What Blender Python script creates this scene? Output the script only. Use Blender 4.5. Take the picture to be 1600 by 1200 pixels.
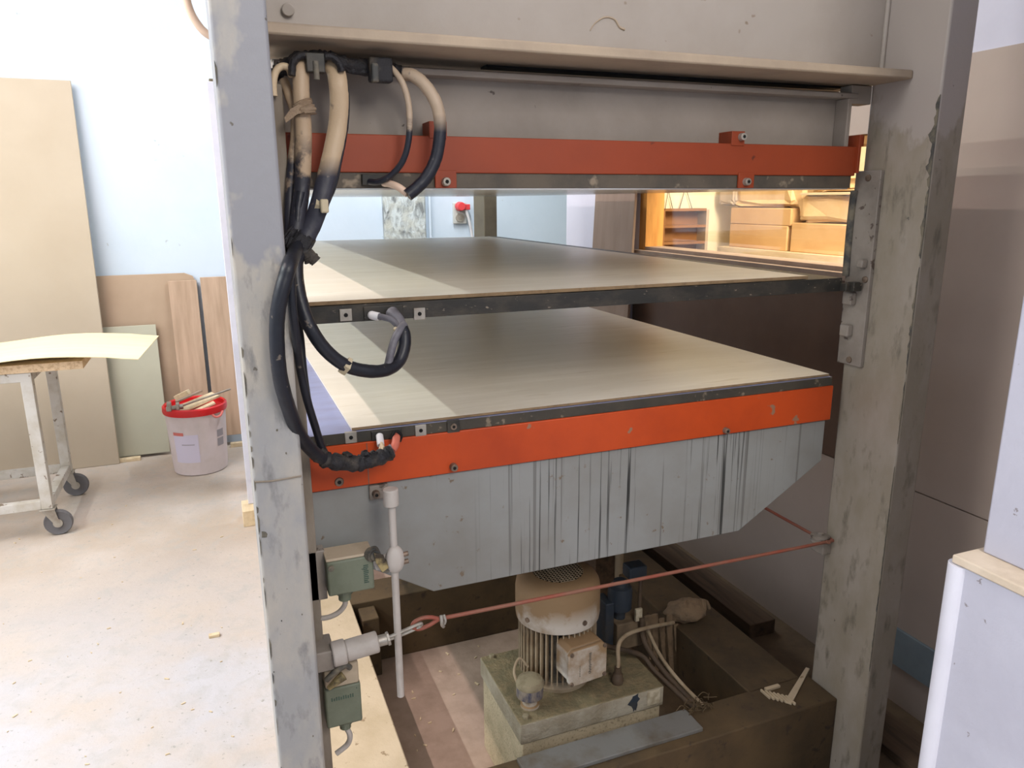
import bpy, bmesh, math, random
import numpy as np
from mathutils import Vector, Matrix
random.seed(7)
C = bpy.context.scene
for o in list(bpy.data.objects): bpy.data.objects.remove(o)

# ------------------------------------------------------------------ camera, light, exposure
H = 1.65                                    # camera height above the floor; all z below are relative to the camera
YAW, PITCH, ROLL, FPX = 0.373715616, 0.241473296, -0.00634249778, 1166.5932
def cam_matrix():
    cy, sy, cp, sp, cr, sr = math.cos(YAW), math.sin(YAW), math.cos(PITCH), math.sin(PITCH), math.cos(ROLL), math.sin(ROLL)
    fw = np.array([sy*cp, cy*cp, -sp]); rt = np.array([cy, -sy, 0.]); up = np.cross(rt, fw)
    return cr*rt + sr*up, -sr*rt + cr*up, fw
RT, UP, FW = cam_matrix()
cd = bpy.data.cameras.new('camera'); cam = bpy.data.objects.new('camera', cd); C.collection.objects.link(cam)
m = Matrix.Identity(4)
for i in range(3):
    m[i][0] = RT[i]; m[i][1] = UP[i]; m[i][2] = -FW[i]
m[2][3] = H
cam.matrix_world = m
cd.sensor_width = 36; cd.lens = 36*FPX/1600; cd.clip_start = .02; cd.clip_end = 60
C.camera = cam
C.view_settings.view_transform = 'Standard'; C.view_settings.look = 'None'
C.view_settings.gamma = 1; C.view_settings.use_curve_mapping = False
C.view_settings.exposure = 0.35
w = bpy.data.worlds.new('daylight'); C.world = w; w.use_nodes = True
w.node_tree.nodes['Background'].inputs[0].default_value = (.84, .90, 1.0, 1)
w.node_tree.nodes['Background'].inputs[1].default_value = 0.9
def area(name, loc, target, size, sy, power, col):
    l = bpy.data.lights.new(name, 'AREA'); l.shape = 'RECTANGLE'; l.size = size; l.size_y = sy; l.energy = power; l.color = col
    o = bpy.data.objects.new(name, l); C.collection.objects.link(o)
    o.location = (loc[0], loc[1], loc[2]+H)
    d = Vector((target[0]-loc[0], target[1]-loc[1], target[2]-loc[2]))
    z = -d.normalized(); y = Vector((0, 1, 0)); y = (y - z*y.dot(z)).normalized(); x = y.cross(z)
    mm = Matrix((x, y, z)).transposed().to_4x4(); mm.translation = o.location; o.matrix_world = mm
    return o
# two rows of fluorescent ceiling tubes to the left of the press, running away from the camera
area('ceiling_tube_row', (-2.60, 2.3, 1.60), (-1.4, 2.3, 0), .04, 4.6, 98, (.92, 1, .98))
area('ceiling_tube_row', (-1.22, 2.5, 1.60), (-.8, 2.5, 0), .04, 4.2, 58, (1, .84, .80))
area('rear_fill', (1.2, 4.3, 1.60), (1.2, 4.9, 0), .04, 1.2, 40, (.92, .97, 1))  # unseen fill light added behind the press to brighten the back wall
# warm lamp of the store room behind the inner window
area('store_room_lamp', (2.55, 1.6, 1.1), (3.1, 3.9, -.1), .5, .9, 84, (1, .87, .66))
# unseen soft fill light added behind the camera for the press fronts
area('front_fill', (.7, -1.0, 1.55), (1.0, 1.2, .2), .9, 1.6, 50, (1, .93, .86))

# ------------------------------------------------------------------ pixel helpers (photo pixel -> point on a world plane)
def ray(x, y):
    a, b = (x-800)/FPX, (600-y)/FPX
    return RT*a + UP*b + FW
def onX(x, y, X): d = ray(x, y); return d*X/d[0]
def onY(x, y, Y): d = ray(x, y); return d*Y/d[1]
def onZ(x, y, Z): d = ray(x, y); return d*Z/d[2]

# ------------------------------------------------------------------ materials
def lin(c):
    r = []
    for v in c:
        v = v/255.; r.append(v/12.92 if v <= .04045 else ((v+.055)/1.055)**2.4)
    return (*r, 1)
class NT:
    def __init__(s, name, rough=.6, metal=0, spec=.4):
        s.m = bpy.data.materials.new(name); s.m.use_nodes = True; s.t = s.m.node_tree; s.b = s.t.nodes['Principled BSDF']
        s.b.inputs['Roughness'].default_value = rough; s.b.inputs['Metallic'].default_value = metal
        s.b.inputs['Specular IOR Level'].default_value = spec
        s.pos = s.t.nodes.new('ShaderNodeNewGeometry').outputs['Position']
    def n(s, k): return s.t.nodes.new(k)
    def l(s, a, b): s.t.links.new(a, b)
    def mapped(s, sc=(1, 1, 1), rot=(0, 0, 0)):
        q = s.n('ShaderNodeMapping'); s.l(s.pos, q.inputs[0]); q.inputs['Scale'].default_value = sc; q.inputs['Rotation'].default_value = rot
        return q.outputs[0]
    def noise(s, scale, lo, hi, stretch=(1, 1, 1), detail=6, rough=.6, dist=0):
        q = s.n('ShaderNodeTexNoise'); q.inputs['Scale'].default_value = scale; q.inputs['Detail'].default_value = detail
        q.inputs['Roughness'].default_value = rough; q.inputs['Distortion'].default_value = dist
        s.l(s.mapped(stretch), q.inputs['Vector'])
        r = s.n('ShaderNodeMapRange'); r.inputs[1].default_value = lo; r.inputs[2].default_value = hi; s.l(q.outputs[0], r.inputs[0])
        return r.outputs[0]
    def axis(s, a, lo, hi):
        x = s.n('ShaderNodeSeparateXYZ'); s.l(s.pos, x.inputs[0])
        r = s.n('ShaderNodeMapRange'); r.inputs[1].default_value = lo; r.inputs[2].default_value = hi; s.l(x.outputs[a], r.inputs[0])
        return r.outputs[0]
    def math(s, op, a, b):
        q = s.n('ShaderNodeMath'); q.operation = op; q.use_clamp = True
        for i, v in enumerate((a, b)):
            if isinstance(v, (int, float)): q.inputs[i].default_value = v
            else: s.l(v, q.inputs[i])
        return q.outputs[0]
    def mix(s, f, a, b):
        q = s.n('ShaderNodeMix'); q.data_type = 'RGBA'
        if isinstance(f, (int, float)): q.inputs[0].default_value = f
        else: s.l(f, q.inputs[0])
        for i, v in ((6, a), (7, b)):
            if isinstance(v, tuple): q.inputs[i].default_value = v if len(v) == 4 else lin(v)
            else: s.l(v, q.inputs[i])
        return q.outputs[2]
    def base(s, c):
        if isinstance(c, tuple): s.b.inputs['Base Color'].default_value = c if len(c) == 4 else lin(c)
        else: s.l(c, s.b.inputs['Base Color'])
        return s
    def bump(s, h, strength=.3, dist=.003):
        q = s.n('ShaderNodeBump'); q.inputs['Strength'].default_value = strength; q.inputs['Distance'].default_value = dist
        s.l(h, q.inputs['Height']); s.l(q.outputs[0], s.b.inputs['Normal']); return s
def dirty(name, c, c2, scale=4, lo=.45, hi=.7, stretch=(1, 1, 1), rough=.6, metal=0, specks=None, sk=(.68, .72), skscale=40, bump=.15, c3=None):
    t = NT(name, rough, metal)
    col = t.mix(t.noise(scale, lo, hi, stretch), c, c2)
    if c3: col = t.mix(t.noise(scale*2.7, .52, .72, stretch), col, c3)
    if specks: col = t.mix(t.noise(skscale, sk[0], sk[1], stretch, 3), col, specks)
    t.base(col); t.bump(t.noise(scale*12, .2, .8, stretch), bump, .002)
    return t.m
def plain(name, c, rough=.5, metal=0): return NT(name, rough, metal).base(c).m
M = {}
# walls and floor
M['wall'] = dirty('blue_white_wall_paint', (210, 223, 236), (202, 217, 230), 1.6, .45, .7, rough=.75, specks=(150, 155, 150), sk=(.70, .76), skscale=9, bump=.3)
t = NT('concrete_floor', .8)
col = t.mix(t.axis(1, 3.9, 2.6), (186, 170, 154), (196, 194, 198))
col = t.mix(t.noise(2.2, .4, .65), col, (198, 186, 176))
col = t.mix(t.math('MULTIPLY', t.noise(10, .5, .75, dist=1), .6), col, (176, 174, 170))
col = t.mix(t.noise(55, .62, .70), col, (158, 156, 150))
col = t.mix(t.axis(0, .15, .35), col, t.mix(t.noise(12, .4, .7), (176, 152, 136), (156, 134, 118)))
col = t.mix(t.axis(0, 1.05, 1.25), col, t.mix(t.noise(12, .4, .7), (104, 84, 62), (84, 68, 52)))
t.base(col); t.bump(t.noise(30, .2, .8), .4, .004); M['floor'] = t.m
M['hardboard_wall'] = dirty('brown_hardboard_cladding', (196, 178, 164), (186, 168, 154), 2, .4, .7, rough=.75)
M['dark_cladding'] = dirty('dark_brown_cladding', (104, 80, 66), (88, 66, 54), 3, .4, .7, rough=.4)  # cladding colour, darker than the rest of the right wall
M['lavender'] = dirty('lavender_wall_paint', (222, 220, 232), (214, 212, 224), 3, rough=.7)
M['pale_blue'] = dirty('pale_blue_strip_paint', (148, 160, 166), (130, 142, 148), 5, rough=.6)
M['stucco'] = dirty('white_chipped_stucco', (196, 196, 210), (188, 188, 203), 3, rough=.8, specks=(150, 144, 150), sk=(.70, .73), skscale=46, bump=.5)
M['ledge'] = dirty('cream_ledge', (222, 206, 186), (200, 182, 160), 12, rough=.8)
t = NT('mottled_pilaster_plaster', .85)
col = t.mix(t.noise(16, .40, .62, (1, 1, .5), dist=1.5), (208, 216, 216), (126, 130, 130))
col = t.mix(t.noise(9, .5, .7), col, (200, 202, 192)); t.base(col).bump(t.noise(60, .3, .7), .6, .004); M['pilaster'] = t.m
M['ceiling'] = plain('ceiling_paint', (225, 228, 232), .9)
M['cream_wall'] = dirty('cream_store_wall', (236, 226, 198), (228, 214, 180), 3, rough=.8)
# press paint
def column_mat(name, upper, lower, bare, zc):
    t = NT(name, .5)
    wob = t.math('ADD', t.axis(2, zc+.45+H, zc-.25+H), t.noise(3.5, .35, .75, (1, 1, .6)))
    msk = t.n('ShaderNodeMapRange'); msk.inputs[1].default_value = .62; msk.inputs[2].default_value = .70; t.l(wob, msk.inputs[0])
    low = t.mix(t.noise(9, .4, .65, (1, 1, .5)), lower, bare)
    low = t.mix(t.noise(26, .55, .7, (1, 1, .35)), low, tuple(int(v*.78) for v in lower))
    col = t.mix(msk.outputs[0], upper, low)
    col = t.mix(t.noise(38, .72, .75, (1, 1, .8), 3), col, (104, 98, 90))
    t.base(col); t.bump(t.noise(30, .3, .7), .25, .002); return t.m
M['column_r'] = column_mat('right_column_paint', (170, 160, 152), (146, 136, 120), (160, 150, 138), .05)
M['column_l'] = column_mat('left_column_paint', (146, 146, 150), (156, 155, 154), (182, 174, 162), -.5)
M['beam'] = dirty('beam_paint', (172, 163, 154), (160, 150, 139), 3, .4, .7, rough=.55, specks=(130, 112, 92), sk=(.70, .74), skscale=14)
M['beam_lip'] = dirty('dusty_flange', (178, 160, 138), (158, 142, 124), 6, .4, .7, rough=.7)
M['ram'] = dirty('ram_grey_paint', (150, 140, 130), (132, 122, 112), 4, .4, .7, rough=.6, specks=(88, 78, 70), sk=(.70, .73), skscale=25)
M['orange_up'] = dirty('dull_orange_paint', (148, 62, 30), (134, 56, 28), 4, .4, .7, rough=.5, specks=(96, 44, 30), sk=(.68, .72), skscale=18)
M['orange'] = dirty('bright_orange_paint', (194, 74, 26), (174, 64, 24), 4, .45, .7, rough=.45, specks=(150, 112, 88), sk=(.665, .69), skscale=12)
M['steel'] = dirty('dark_platen_steel', (52, 51, 48), (76, 70, 62), 14, .45, .7, (1, 1, 2), rough=.5, metal=.3, specks=(140, 128, 112), sk=(.66, .70), skscale=50)
M['steel_up'] = dirty('dusty_upper_platen', (98, 88, 76), (70, 66, 60), 10, .4, .7, rough=.6, metal=.2, specks=(140, 126, 108), sk=(.62, .70), skscale=24)
M['steel_lo'] = dirty('dusty_lower_platen', (72, 66, 56), (54, 52, 47), 10, .4, .7, rough=.6, specks=(126, 114, 96), sk=(.63, .70), skscale=30)
M['steel_top'] = dirty('blue_lit_platen_top', (150, 156, 190), (140, 142, 170), 20, .4, .7, (.3, 1, 1), rough=.5, metal=.2)  # steel top face, with bluish reflected light put into the colour
M['plate_under'] = dirty('polished_platen_face', (236, 232, 224), (224, 218, 208), 3, .4, .7, (3, .5, 1), rough=.22, metal=.55)
t = NT('dripped_grey_paint', .5)
col = t.mix(t.noise(5, .4, .7), (146, 147, 144), (134, 132, 126))
drip = t.noise(1, .585, .62, (150, 150, 1.6), 4, .5)
xm = t.math('MULTIPLY', t.axis(0, .45, .70), t.axis(0, 1.35, 1.15))
zb = t.noise(1, .42, .62, (9, 9, 1.2), 3)
col = t.mix(t.math('MULTIPLY', t.math('MULTIPLY', drip, xm), zb), col, (48, 48, 46))
drip2 = t.noise(1, .66, .68, (55, 55, .35), 2)
col = t.mix(t.math('MULTIPLY', drip2, .6), col, (96, 94, 90))
col = t.mix(t.noise(30, .66, .70), col, (120, 104, 88))
t.base(col); M['trough'] = t.m
M['base'] = dirty('dusty_shaded_frame', (92, 74, 50), (68, 55, 39), 6, .4, .7, rough=.85, specks=(66, 52, 40), sk=(.62, .70), skscale=26, bump=.4)  # dusty brown, lowered further for the shade under the press
M['base_l'] = dirty('pale_lit_beam', (200, 180, 152), (182, 162, 132), 6, .4, .7, rough=.9, specks=(150, 128, 100), sk=(.66, .70), skscale=32, bump=.4)  # base frame in pale cream, the light put into the colour
M['plate'] = dirty('bare_guide_plate', (150, 141, 131), (124, 115, 106), 8, .4, .65, rough=.5, specks=(88, 76, 68), sk=(.64, .68), skscale=30)
M['scar'] = dirty('chipped_to_metal', (70, 70, 68), (120, 112, 96), 30, .4, .6, rough=.7)
M['strip'] = dirty('brown_dusty_edge', (150, 140, 126), (120, 108, 94), 9, .4, .65, (1, 1, .4), rough=.7)
M['rear_paint'] = dirty('olive_column_paint', (104, 96, 78), (88, 80, 64), 6)
M['cover'] = dirty('grey_cover_plate', (116, 114, 110), (96, 86, 72), 9, .45, .65, rough=.6)
M['bolt'] = dirty('grimy_bolt', (138, 120, 104), (84, 72, 62), 40, rough=.5, metal=.5)
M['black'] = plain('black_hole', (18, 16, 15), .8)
# boards
t = NT('dusty_press_sheet', .38, 0, .5)
col = t.mix(t.noise(1.3, .35, .7, (1, .6, 1)), (222, 214, 198), (213, 205, 188))
col = t.mix(t.noise(5, .45, .7, (.6, 4, 1)), col, (228, 221, 207))
col = t.mix(t.noise(40, .62, .72, (.12, 1, 1), 4), col, (202, 191, 170))
t.base(col); M['sheet'] = t.m
M['sheet_edge'] = dirty('sheet_edge', (140, 116, 86), (120, 98, 72), 40, rough=.8)
M['mdf'] = dirty('tan_fibreboard', (192, 178, 158), (184, 169, 148), 1.5, .4, .7, rough=.7, bump=.05)
M['mdf_brown'] = dirty('brown_fibreboard', (186, 162, 138), (174, 150, 126), 2, .4, .7, rough=.7, bump=.05)
M['mdf_green'] = dirty('greenish_fibreboard', (190, 188, 168), (180, 177, 158), 1.5, .4, .7, rough=.7, bump=.05)
M['plank'] = dirty('rough_plank', (196, 168, 144), (172, 146, 122), 5, .4, .7, (4, 4, .3), rough=.8)
M['ply'] = dirty('leaning_plywood', (160, 138, 122), (146, 124, 108), 4, .4, .7, (3, 3, .4), rough=.7)
M['veneer'] = dirty('yellow_veneer', (246, 228, 184), (242, 220, 170), 5, .4, .7, (.4, 8, 1), rough=.55)
M['chip'] = dirty('chipboard_edge', (232, 206, 172), (196, 164, 128), 70, .45, .7, rough=.9)
M['wood'] = dirty('pale_wood', (226, 206, 172), (206, 184, 148), 9, .4, .7, (4, .5, 4), rough=.8)
M['wood_frame'] = dirty('varnished_frame', (206, 150, 78), (180, 124, 60), 9, .4, .7, (4, 4, .5), rough=.5)
M['dark_wood'] = dirty('dark_dusty_timber', (96, 76, 58), (66, 52, 40), 8, .4, .7, (4, .4, 4), rough=.9)
M['white_panel'] = dirty('white_board', (226, 226, 238), (214, 214, 226), 4, rough=.6)
M['cart'] = dirty('chipped_cart_paint', (206, 202, 196), (186, 178, 164), 7, .45, .65, rough=.6, specks=(128, 112, 96), sk=(.62, .66), skscale=24)
M['rubber'] = plain('grey_rubber', (104, 102, 104), .7)
M['zinc'] = dirty('dull_zinc', (176, 170, 160), (150, 140, 128), 20, rough=.45, metal=.5)
# cables
def cable(name, dark, dust, z0, z1, rough=.45):
    t = NT(name, rough)
    f = t.math('MULTIPLY', t.axis(2, z0+H, z1+H), 1.0)
    g = t.noise(14, .3, .7); s = t.math('ADD', f, t.math('MULTIPLY', t.math('SUBTRACT', g, .5), .7))
    r = t.n('ShaderNodeMapRange'); r.inputs[1].default_value = .42; r.inputs[2].default_value = .58; t.l(s, r.inputs[0])
    col = t.mix(r.outputs[0], dark, dust)
    col = t.mix(t.noise(50, .62, .72), col, tuple(int(v*.5+c*.5) for v, c in zip(dust, dark)))
    t.base(col); t.bump(t.noise(60, .3, .7), .25, .002); return t.m
M['sleeve'] = cable('dusty_black_sleeve', (44, 44, 52), (178, 154, 126), -.06, .24)
M['cable_b'] = cable('dusty_ribbon_sleeve', (48, 48, 58), (184, 160, 130), -.05, .17)
M['cable_r'] = cable('half_dusty_hose', (30, 32, 42), (176, 156, 134), .04, .24)
M['cable_k'] = dirty('black_cable', (27, 29, 37), (40, 41, 48), 12, rough=.38, specks=(110, 100, 90), sk=(.68, .72), skscale=40)
M['cable_g'] = dirty('grey_connector_cable', (112, 110, 116), (72, 70, 76), 22, rough=.45)
M['tape'] = dirty('wrinkled_black_tape', (40, 39, 42), (84, 76, 66), 26, .5, .7, rough=.5, bump=.8)
M['tape_d'] = dirty('dusty_tape', (150, 128, 104), (112, 96, 80), 20, rough=.7, bump=.6)
M['tie'] = plain('cream_zip_tie', (196, 182, 152), .5)
M['cream_cable'] = dirty('cream_cable', (208, 186, 154), (186, 164, 132), 12, rough=.5)
M['peach_cable'] = dirty('peach_cable', (232, 204, 180), (220, 190, 166), 12, rough=.5)
M['white_plug'] = plain('white_ceramic', (222, 220, 222), .4)
M['pink_wire'] = plain('pink_insulation', (206, 112, 92), .5)
M['rope'] = dirty('red_coated_rope', (148, 78, 62), (138, 96, 78), 10, .4, .65, rough=.5)
M['green'] = dirty('green_switch_enamel', (118, 124, 106), (102, 108, 90), 14, .4, .7, rough=.5, specks=(70, 84, 74), sk=(.66, .70), skscale=60)
M['green_top'] = dirty('dusty_switch_cover', (190, 174, 150), (170, 154, 132), 14, rough=.7)
M['mark'] = plain('dark_embossed_mark', (66, 86, 74), .6)
M['sleeve_grey'] = dirty('pale_grey_cylinder', (190, 182, 174), (174, 164, 154), 14, rough=.55)
M['lever'] = dirty('greasy_brass_lever', (168, 150, 104), (60, 52, 42), 26, .45, .6, rough=.5)
# hydraulics
t = NT('dusty_motor_paint', .75)
nz = t.n('ShaderNodeNewGeometry'); sx = t.n('ShaderNodeSeparateXYZ'); t.l(nz.outputs['Normal'], sx.inputs[0])
up = t.n('ShaderNodeMapRange'); up.inputs[1].default_value = .15; up.inputs[2].default_value = .6; t.l(sx.outputs[2], up.inputs[0])
body = t.mix(t.math('ADD', t.noise(9, .42, .62), t.axis(2, -1.12+H, -1.07+H)), (196, 188, 176), (146, 120, 88))
t.base(t.mix(up.outputs[0], body, (144, 116, 84))).bump(t.noise(60, .3, .7), .3, .002); M['motor'] = t.m
M['fin'] = dirty('dusty_motor_fins', (168, 150, 124), (132, 110, 84), 14, rough=.8)
t = NT('green_tank_dusty', .85)
nz = t.n('ShaderNodeNewGeometry'); sx = t.n('ShaderNodeSeparateXYZ'); t.l(nz.outputs['Normal'], sx.inputs[0])
up = t.n('ShaderNodeMapRange'); up.inputs[1].default_value = .3; up.inputs[2].default_value = .7; t.l(sx.outputs[2], up.inputs[0])
body = t.mix(t.noise(9, .42, .62), (172, 162, 142), (146, 134, 112))
t.base(t.mix(up.outputs[0], body, t.mix(t.noise(50, .4, .65), (116, 106, 80), (138, 122, 92)))).bump(t.noise(90, .3, .7), .6, .004); M['tank'] = t.m
M['tank_side'] = dirty('cream_lit_side', (196, 180, 150), (172, 158, 128), 12, rough=.9, specks=(150, 136, 110), sk=(.55, .68), skscale=130, bump=.7)  # pale cream holds the light falling on the tank side
M['cap'] = dirty('dusty_cap', (150, 138, 112), (124, 112, 88), 40, rough=.9, bump=.6)
M['cap_side'] = dirty('cap_ring', (132, 120, 106), (66, 66, 82), 34, .45, .6, (1, 1, .4), rough=.6)
M['valve'] = dirty('dark_blue_valve', (44, 52, 62), (64, 62, 60), 20, rough=.6)
M['valve_b'] = dirty('dusty_valve_block', (120, 102, 80), (92, 78, 62), 16, rough=.8)
M['hose'] = dirty('dusty_hose', (84, 68, 52), (58, 48, 40), 12, rough=.7)
M['paper'] = dirty('faded_label', (192, 180, 156), (160, 146, 120), 50, .4, .6, rough=.8)
M['rag'] = dirty('dirty_rag', (134, 112, 88), (104, 88, 70), 22, rough=1, bump=.8)
# store room
M['carton'] = dirty('brown_carton', (212, 172, 120), (200, 158, 106), 5, rough=.8)
M['wrap'] = dirty('brown_wrapping_paper', (222, 190, 142), (204, 168, 118), 6, rough=.7, bump=.5)
M['grey_wrap'] = dirty('grey_wrapping', (186, 168, 146), (168, 150, 128), 6, rough=.7)
M['shelf_brown'] = dirty('brown_shelf', (150, 104, 62), (136, 92, 54), 6, rough=.6)
M['bucket'] = dirty('milky_plastic', (222, 208, 208), (210, 196, 192), 6, .4, .7, rough=.4)
M['red'] = plain('red_plastic', (214, 40, 44), .35)
M['label_red'] = plain('faded_red_print', (214, 120, 110), .5)
M['label_grey'] = plain('grey_print', (158, 152, 156), .5)
M['label_white'] = plain('lavender_label', (216, 208, 226), .5)
M['socket'] = plain('grey_socket', (196, 196, 190), .5)
M['plug_red'] = plain('red_plug', (224, 70, 74), .4)
t = NT('window_glass', .02); g = t.n('ShaderNodeBsdfGlossy'); g.inputs['Roughness'].default_value = .02
tr = t.n('ShaderNodeBsdfTransparent'); mx = t.n('ShaderNodeMixShader'); mx.inputs[0].default_value = .07; t.l(tr.outputs[0], mx.inputs[1]); t.l(g.outputs[0], mx.inputs[2])
t.l(mx.outputs[0], t.t.nodes['Material Output'].inputs['Surface']); M['glass'] = t.m

# ------------------------------------------------------------------ mesh builder
class MB:
    def __init__(s): s.v = []; s.f = []
    def add(s, v, f):
        k = len(s.v); s.v += [tuple(map(float, p)) for p in v]; s.f += [tuple(i+k for i in q) for q in f]; return s
    def box(s, x0, x1, y0, y1, z0, z1):
        v = [(x, y, z) for z in (z0, z1) for y in (y0, y1) for x in (x0, x1)]
        return s.add(v, [(0, 2, 3, 1), (4, 5, 7, 6), (0, 1, 5, 4), (2, 6, 7, 3), (0, 4, 6, 2), (1, 3, 7, 5)])
    def prism(s, pts, off):                     # polygon extruded along vector off
        n = len(pts); off = np.array(off); b = [np.array(p) + off for p in pts]
        return s.add(list(pts)+b, [tuple(range(n)), tuple(range(2*n-1, n-1, -1))] + [(i, i+n, (i+1) % n+n, (i+1) % n) for i in range(n)])
    def cyl(s, a, b, r, r2=None, n=20):
        a, b = Vector(a), Vector(b); r2 = r if r2 is None else r2
        d = (b-a).normalized(); u = d.orthogonal().normalized(); w_ = d.cross(u)
        v = []
        for p, q in ((a, r), (b, r2)):
            v += [p + (u*math.cos(t_) + w_*math.sin(t_))*q for t_ in [2*math.pi*i/n for i in range(n)]]
        return s.add(v, [tuple(range(n))[::-1], tuple(range(n, 2*n))] + [(i, (i+1) % n, (i+1) % n+n, i+n) for i in range(n)])
    def lathe(s, c, prof, n=32, axis=2):        # prof: list of (radius, height)
        v = []; k = len(prof)
        for r, h in prof:
            for i in range(n):
                a = 2*math.pi*i/n; p = [0, 0, 0]; p[(axis+1) % 3] = r*math.cos(a); p[(axis+2) % 3] = r*math.sin(a); p[axis] = h
                v.append((c[0]+p[0], c[1]+p[1], c[2]+p[2]))
        f = [(j*n+i, j*n+(i+1) % n, (j+1)*n+(i+1) % n, (j+1)*n+i) for j in range(k-1) for i in range(n)]
        f += [tuple(range(n))[::-1], tuple(range((k-1)*n, k*n))]
        return s.add(v, f)
    def tube(s, pts, r, n=12, flat=1.0, jit=0, seg=7, closed=False):
        P = [Vector(p) for p in pts]; q = []
        m_ = len(P)
        for i in range(m_ if closed else m_-1):
            p0 = P[i-1] if (i > 0 or closed) else P[0]*2-P[1]; p1 = P[i]; p2 = P[(i+1) % m_]
            p3 = P[(i+2) % m_] if (i+2 < m_ or closed) else P[-1]*2-P[-2]
            for k in range(seg):
                t_ = k/seg; q.append(.5*((2*p1)+(p2-p0)*t_+(2*p0-5*p1+4*p2-p3)*t_*t_+(3*p1-p0-3*p2+p3)*t_**3))
        if not closed: q.append(P[-1])
        L = len(q); v = []; T0 = None; u = None
        for i, p in enumerate(q):
            T = (q[(i+1) % L]-q[i-1]) if closed else (q[min(i+1, L-1)]-q[max(i-1, 0)])
            T.normalize()
            if u is None:
                u = Vector((0, 1, 0)) - T*T.y
                if u.length < .1: u = T.orthogonal()
            u = (u - T*u.dot(T)).normalized(); w_ = T.cross(u)
            rr = (r[0]+(r[1]-r[0])*i/(L-1)) if isinstance(r, tuple) else r
            rr *= 1+random.uniform(-jit, jit)
            for k in range(n):
                a = 2*math.pi*k/n; j2 = 1+random.uniform(-jit, jit)*.7
                v.append(p + (u*math.sin(a)*flat + w_*math.cos(a))*rr*j2)
        f = [(i*n+k, i*n+(k+1) % n, ((i+1) % L)*n+(k+1) % n, ((i+1) % L)*n+k) for i in range(L if closed else L-1) for k in range(n)]
        if not closed: f += [tuple(range(n))[::-1], tuple(range((L-1)*n, L*n))]
        return s.add(v, f)
    def blob(s, c, r, n=16, jit=.1, sq=2.5):    # rounded lump with radii r
        v = []; rows = n//2
        for i in range(rows+1):
            th = math.pi*i/rows
            for k in range(n):
                ph = 2*math.pi*k/n
                d = (math.sin(th)*math.cos(ph), math.sin(th)*math.sin(ph), math.cos(th))
                e = [abs(x)**(2/sq)*(1 if x > 0 else -1) for x in d]; j = 1+random.uniform(-jit, jit)
                v.append((c[0]+e[0]*r[0]*j, c[1]+e[1]*r[1]*j, c[2]+e[2]*r[2]*j))
        return s.add(v, [(i*n+k, (i+1)*n+k, (i+1)*n+(k+1) % n, i*n+(k+1) % n) for i in range(rows) for k in range(n)])
    def build(s, name, mat, parent=None, bevel=0, smooth=True, subsurf=0, mats=None, faces=None):
        if parent is not None:
            r = parent
            while r.parent: r = r.parent
            org = Vector(r['_o'])
        else:
            a = np.array(s.v); org = Vector(((a[:, 0].min()+a[:, 0].max())/2, (a[:, 1].min()+a[:, 1].max())/2, a[:, 2].min()))
        me = bpy.data.meshes.new(name)
        me.from_pydata([Vector(p)-org for p in s.v], [], s.f); me.materials.append(M[mat])
        bm = bmesh.new(); bm.from_mesh(me); bmesh.ops.remove_doubles(bm, verts=bm.verts, dist=1e-6)
        bmesh.ops.recalc_face_normals(bm, faces=bm.faces); bm.to_mesh(me); bm.free()
        if mats:
            for x in mats: me.materials.append(M[x])
            for p in me.polygons: p.material_index = faces(p.center+org, p.normal)
        if smooth:
            me.polygons.foreach_set('use_smooth', [True]*len(me.polygons))
            me.set_sharp_from_angle(angle=math.radians(38))
        o = bpy.data.objects.new(name, me); C.collection.objects.link(o)
        if parent is not None: o.parent = parent
        else: o.location = (org[0], org[1], org[2]+H); o['_o'] = tuple(org)
        if bevel:
            b = o.modifiers.new('bevel', 'BEVEL'); b.width = bevel; b.segments = 2; b.limit_method = 'ANGLE'
        if subsurf:
            b = o.modifiers.new('sub', 'SUBSURF'); b.levels = subsurf; b.render_levels = subsurf
        return o
def thing(name, loc, label, cat, group=None):
    o = bpy.data.objects.new(name, None); C.collection.objects.link(o); o.empty_display_size = .05
    o.location = (loc[0], loc[1], loc[2]+H); o['_o'] = tuple(map(float, loc)); return tag(o, label, cat, group)
def tag(o, label, cat=None, group=None, kind=None):
    o['label'] = label
    if cat: o['category'] = cat
    if group: o['group'] = group
    if kind: o['kind'] = kind
    return o
def struct(o, label=None):
    o['kind'] = 'structure'
    if label: o['label'] = label
    return o
def B(*a): return MB().box(*a)
def leaning(x0, x1, yb, yt, z0, z1, th, cut=None):       # board leaning against a wall in +y
    pts = [(x0, yb, z0), (x1, yb, z0), (x1, yt, z1), (x0, yt, z1)]
    if cut: pts = [(x0, yb, z0), (x1, yb, z0), (x1, yt+(yb-yt)*cut/(z1-z0), z1-cut), (x1-cut*.3, yt+(yb-yt)*cut*.3/(z1-z0), z1-cut*.3), (x1-cut, yt, z1), (x0, yt, z1)]
    return MB().prism(pts, (0, -th, 0))

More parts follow.
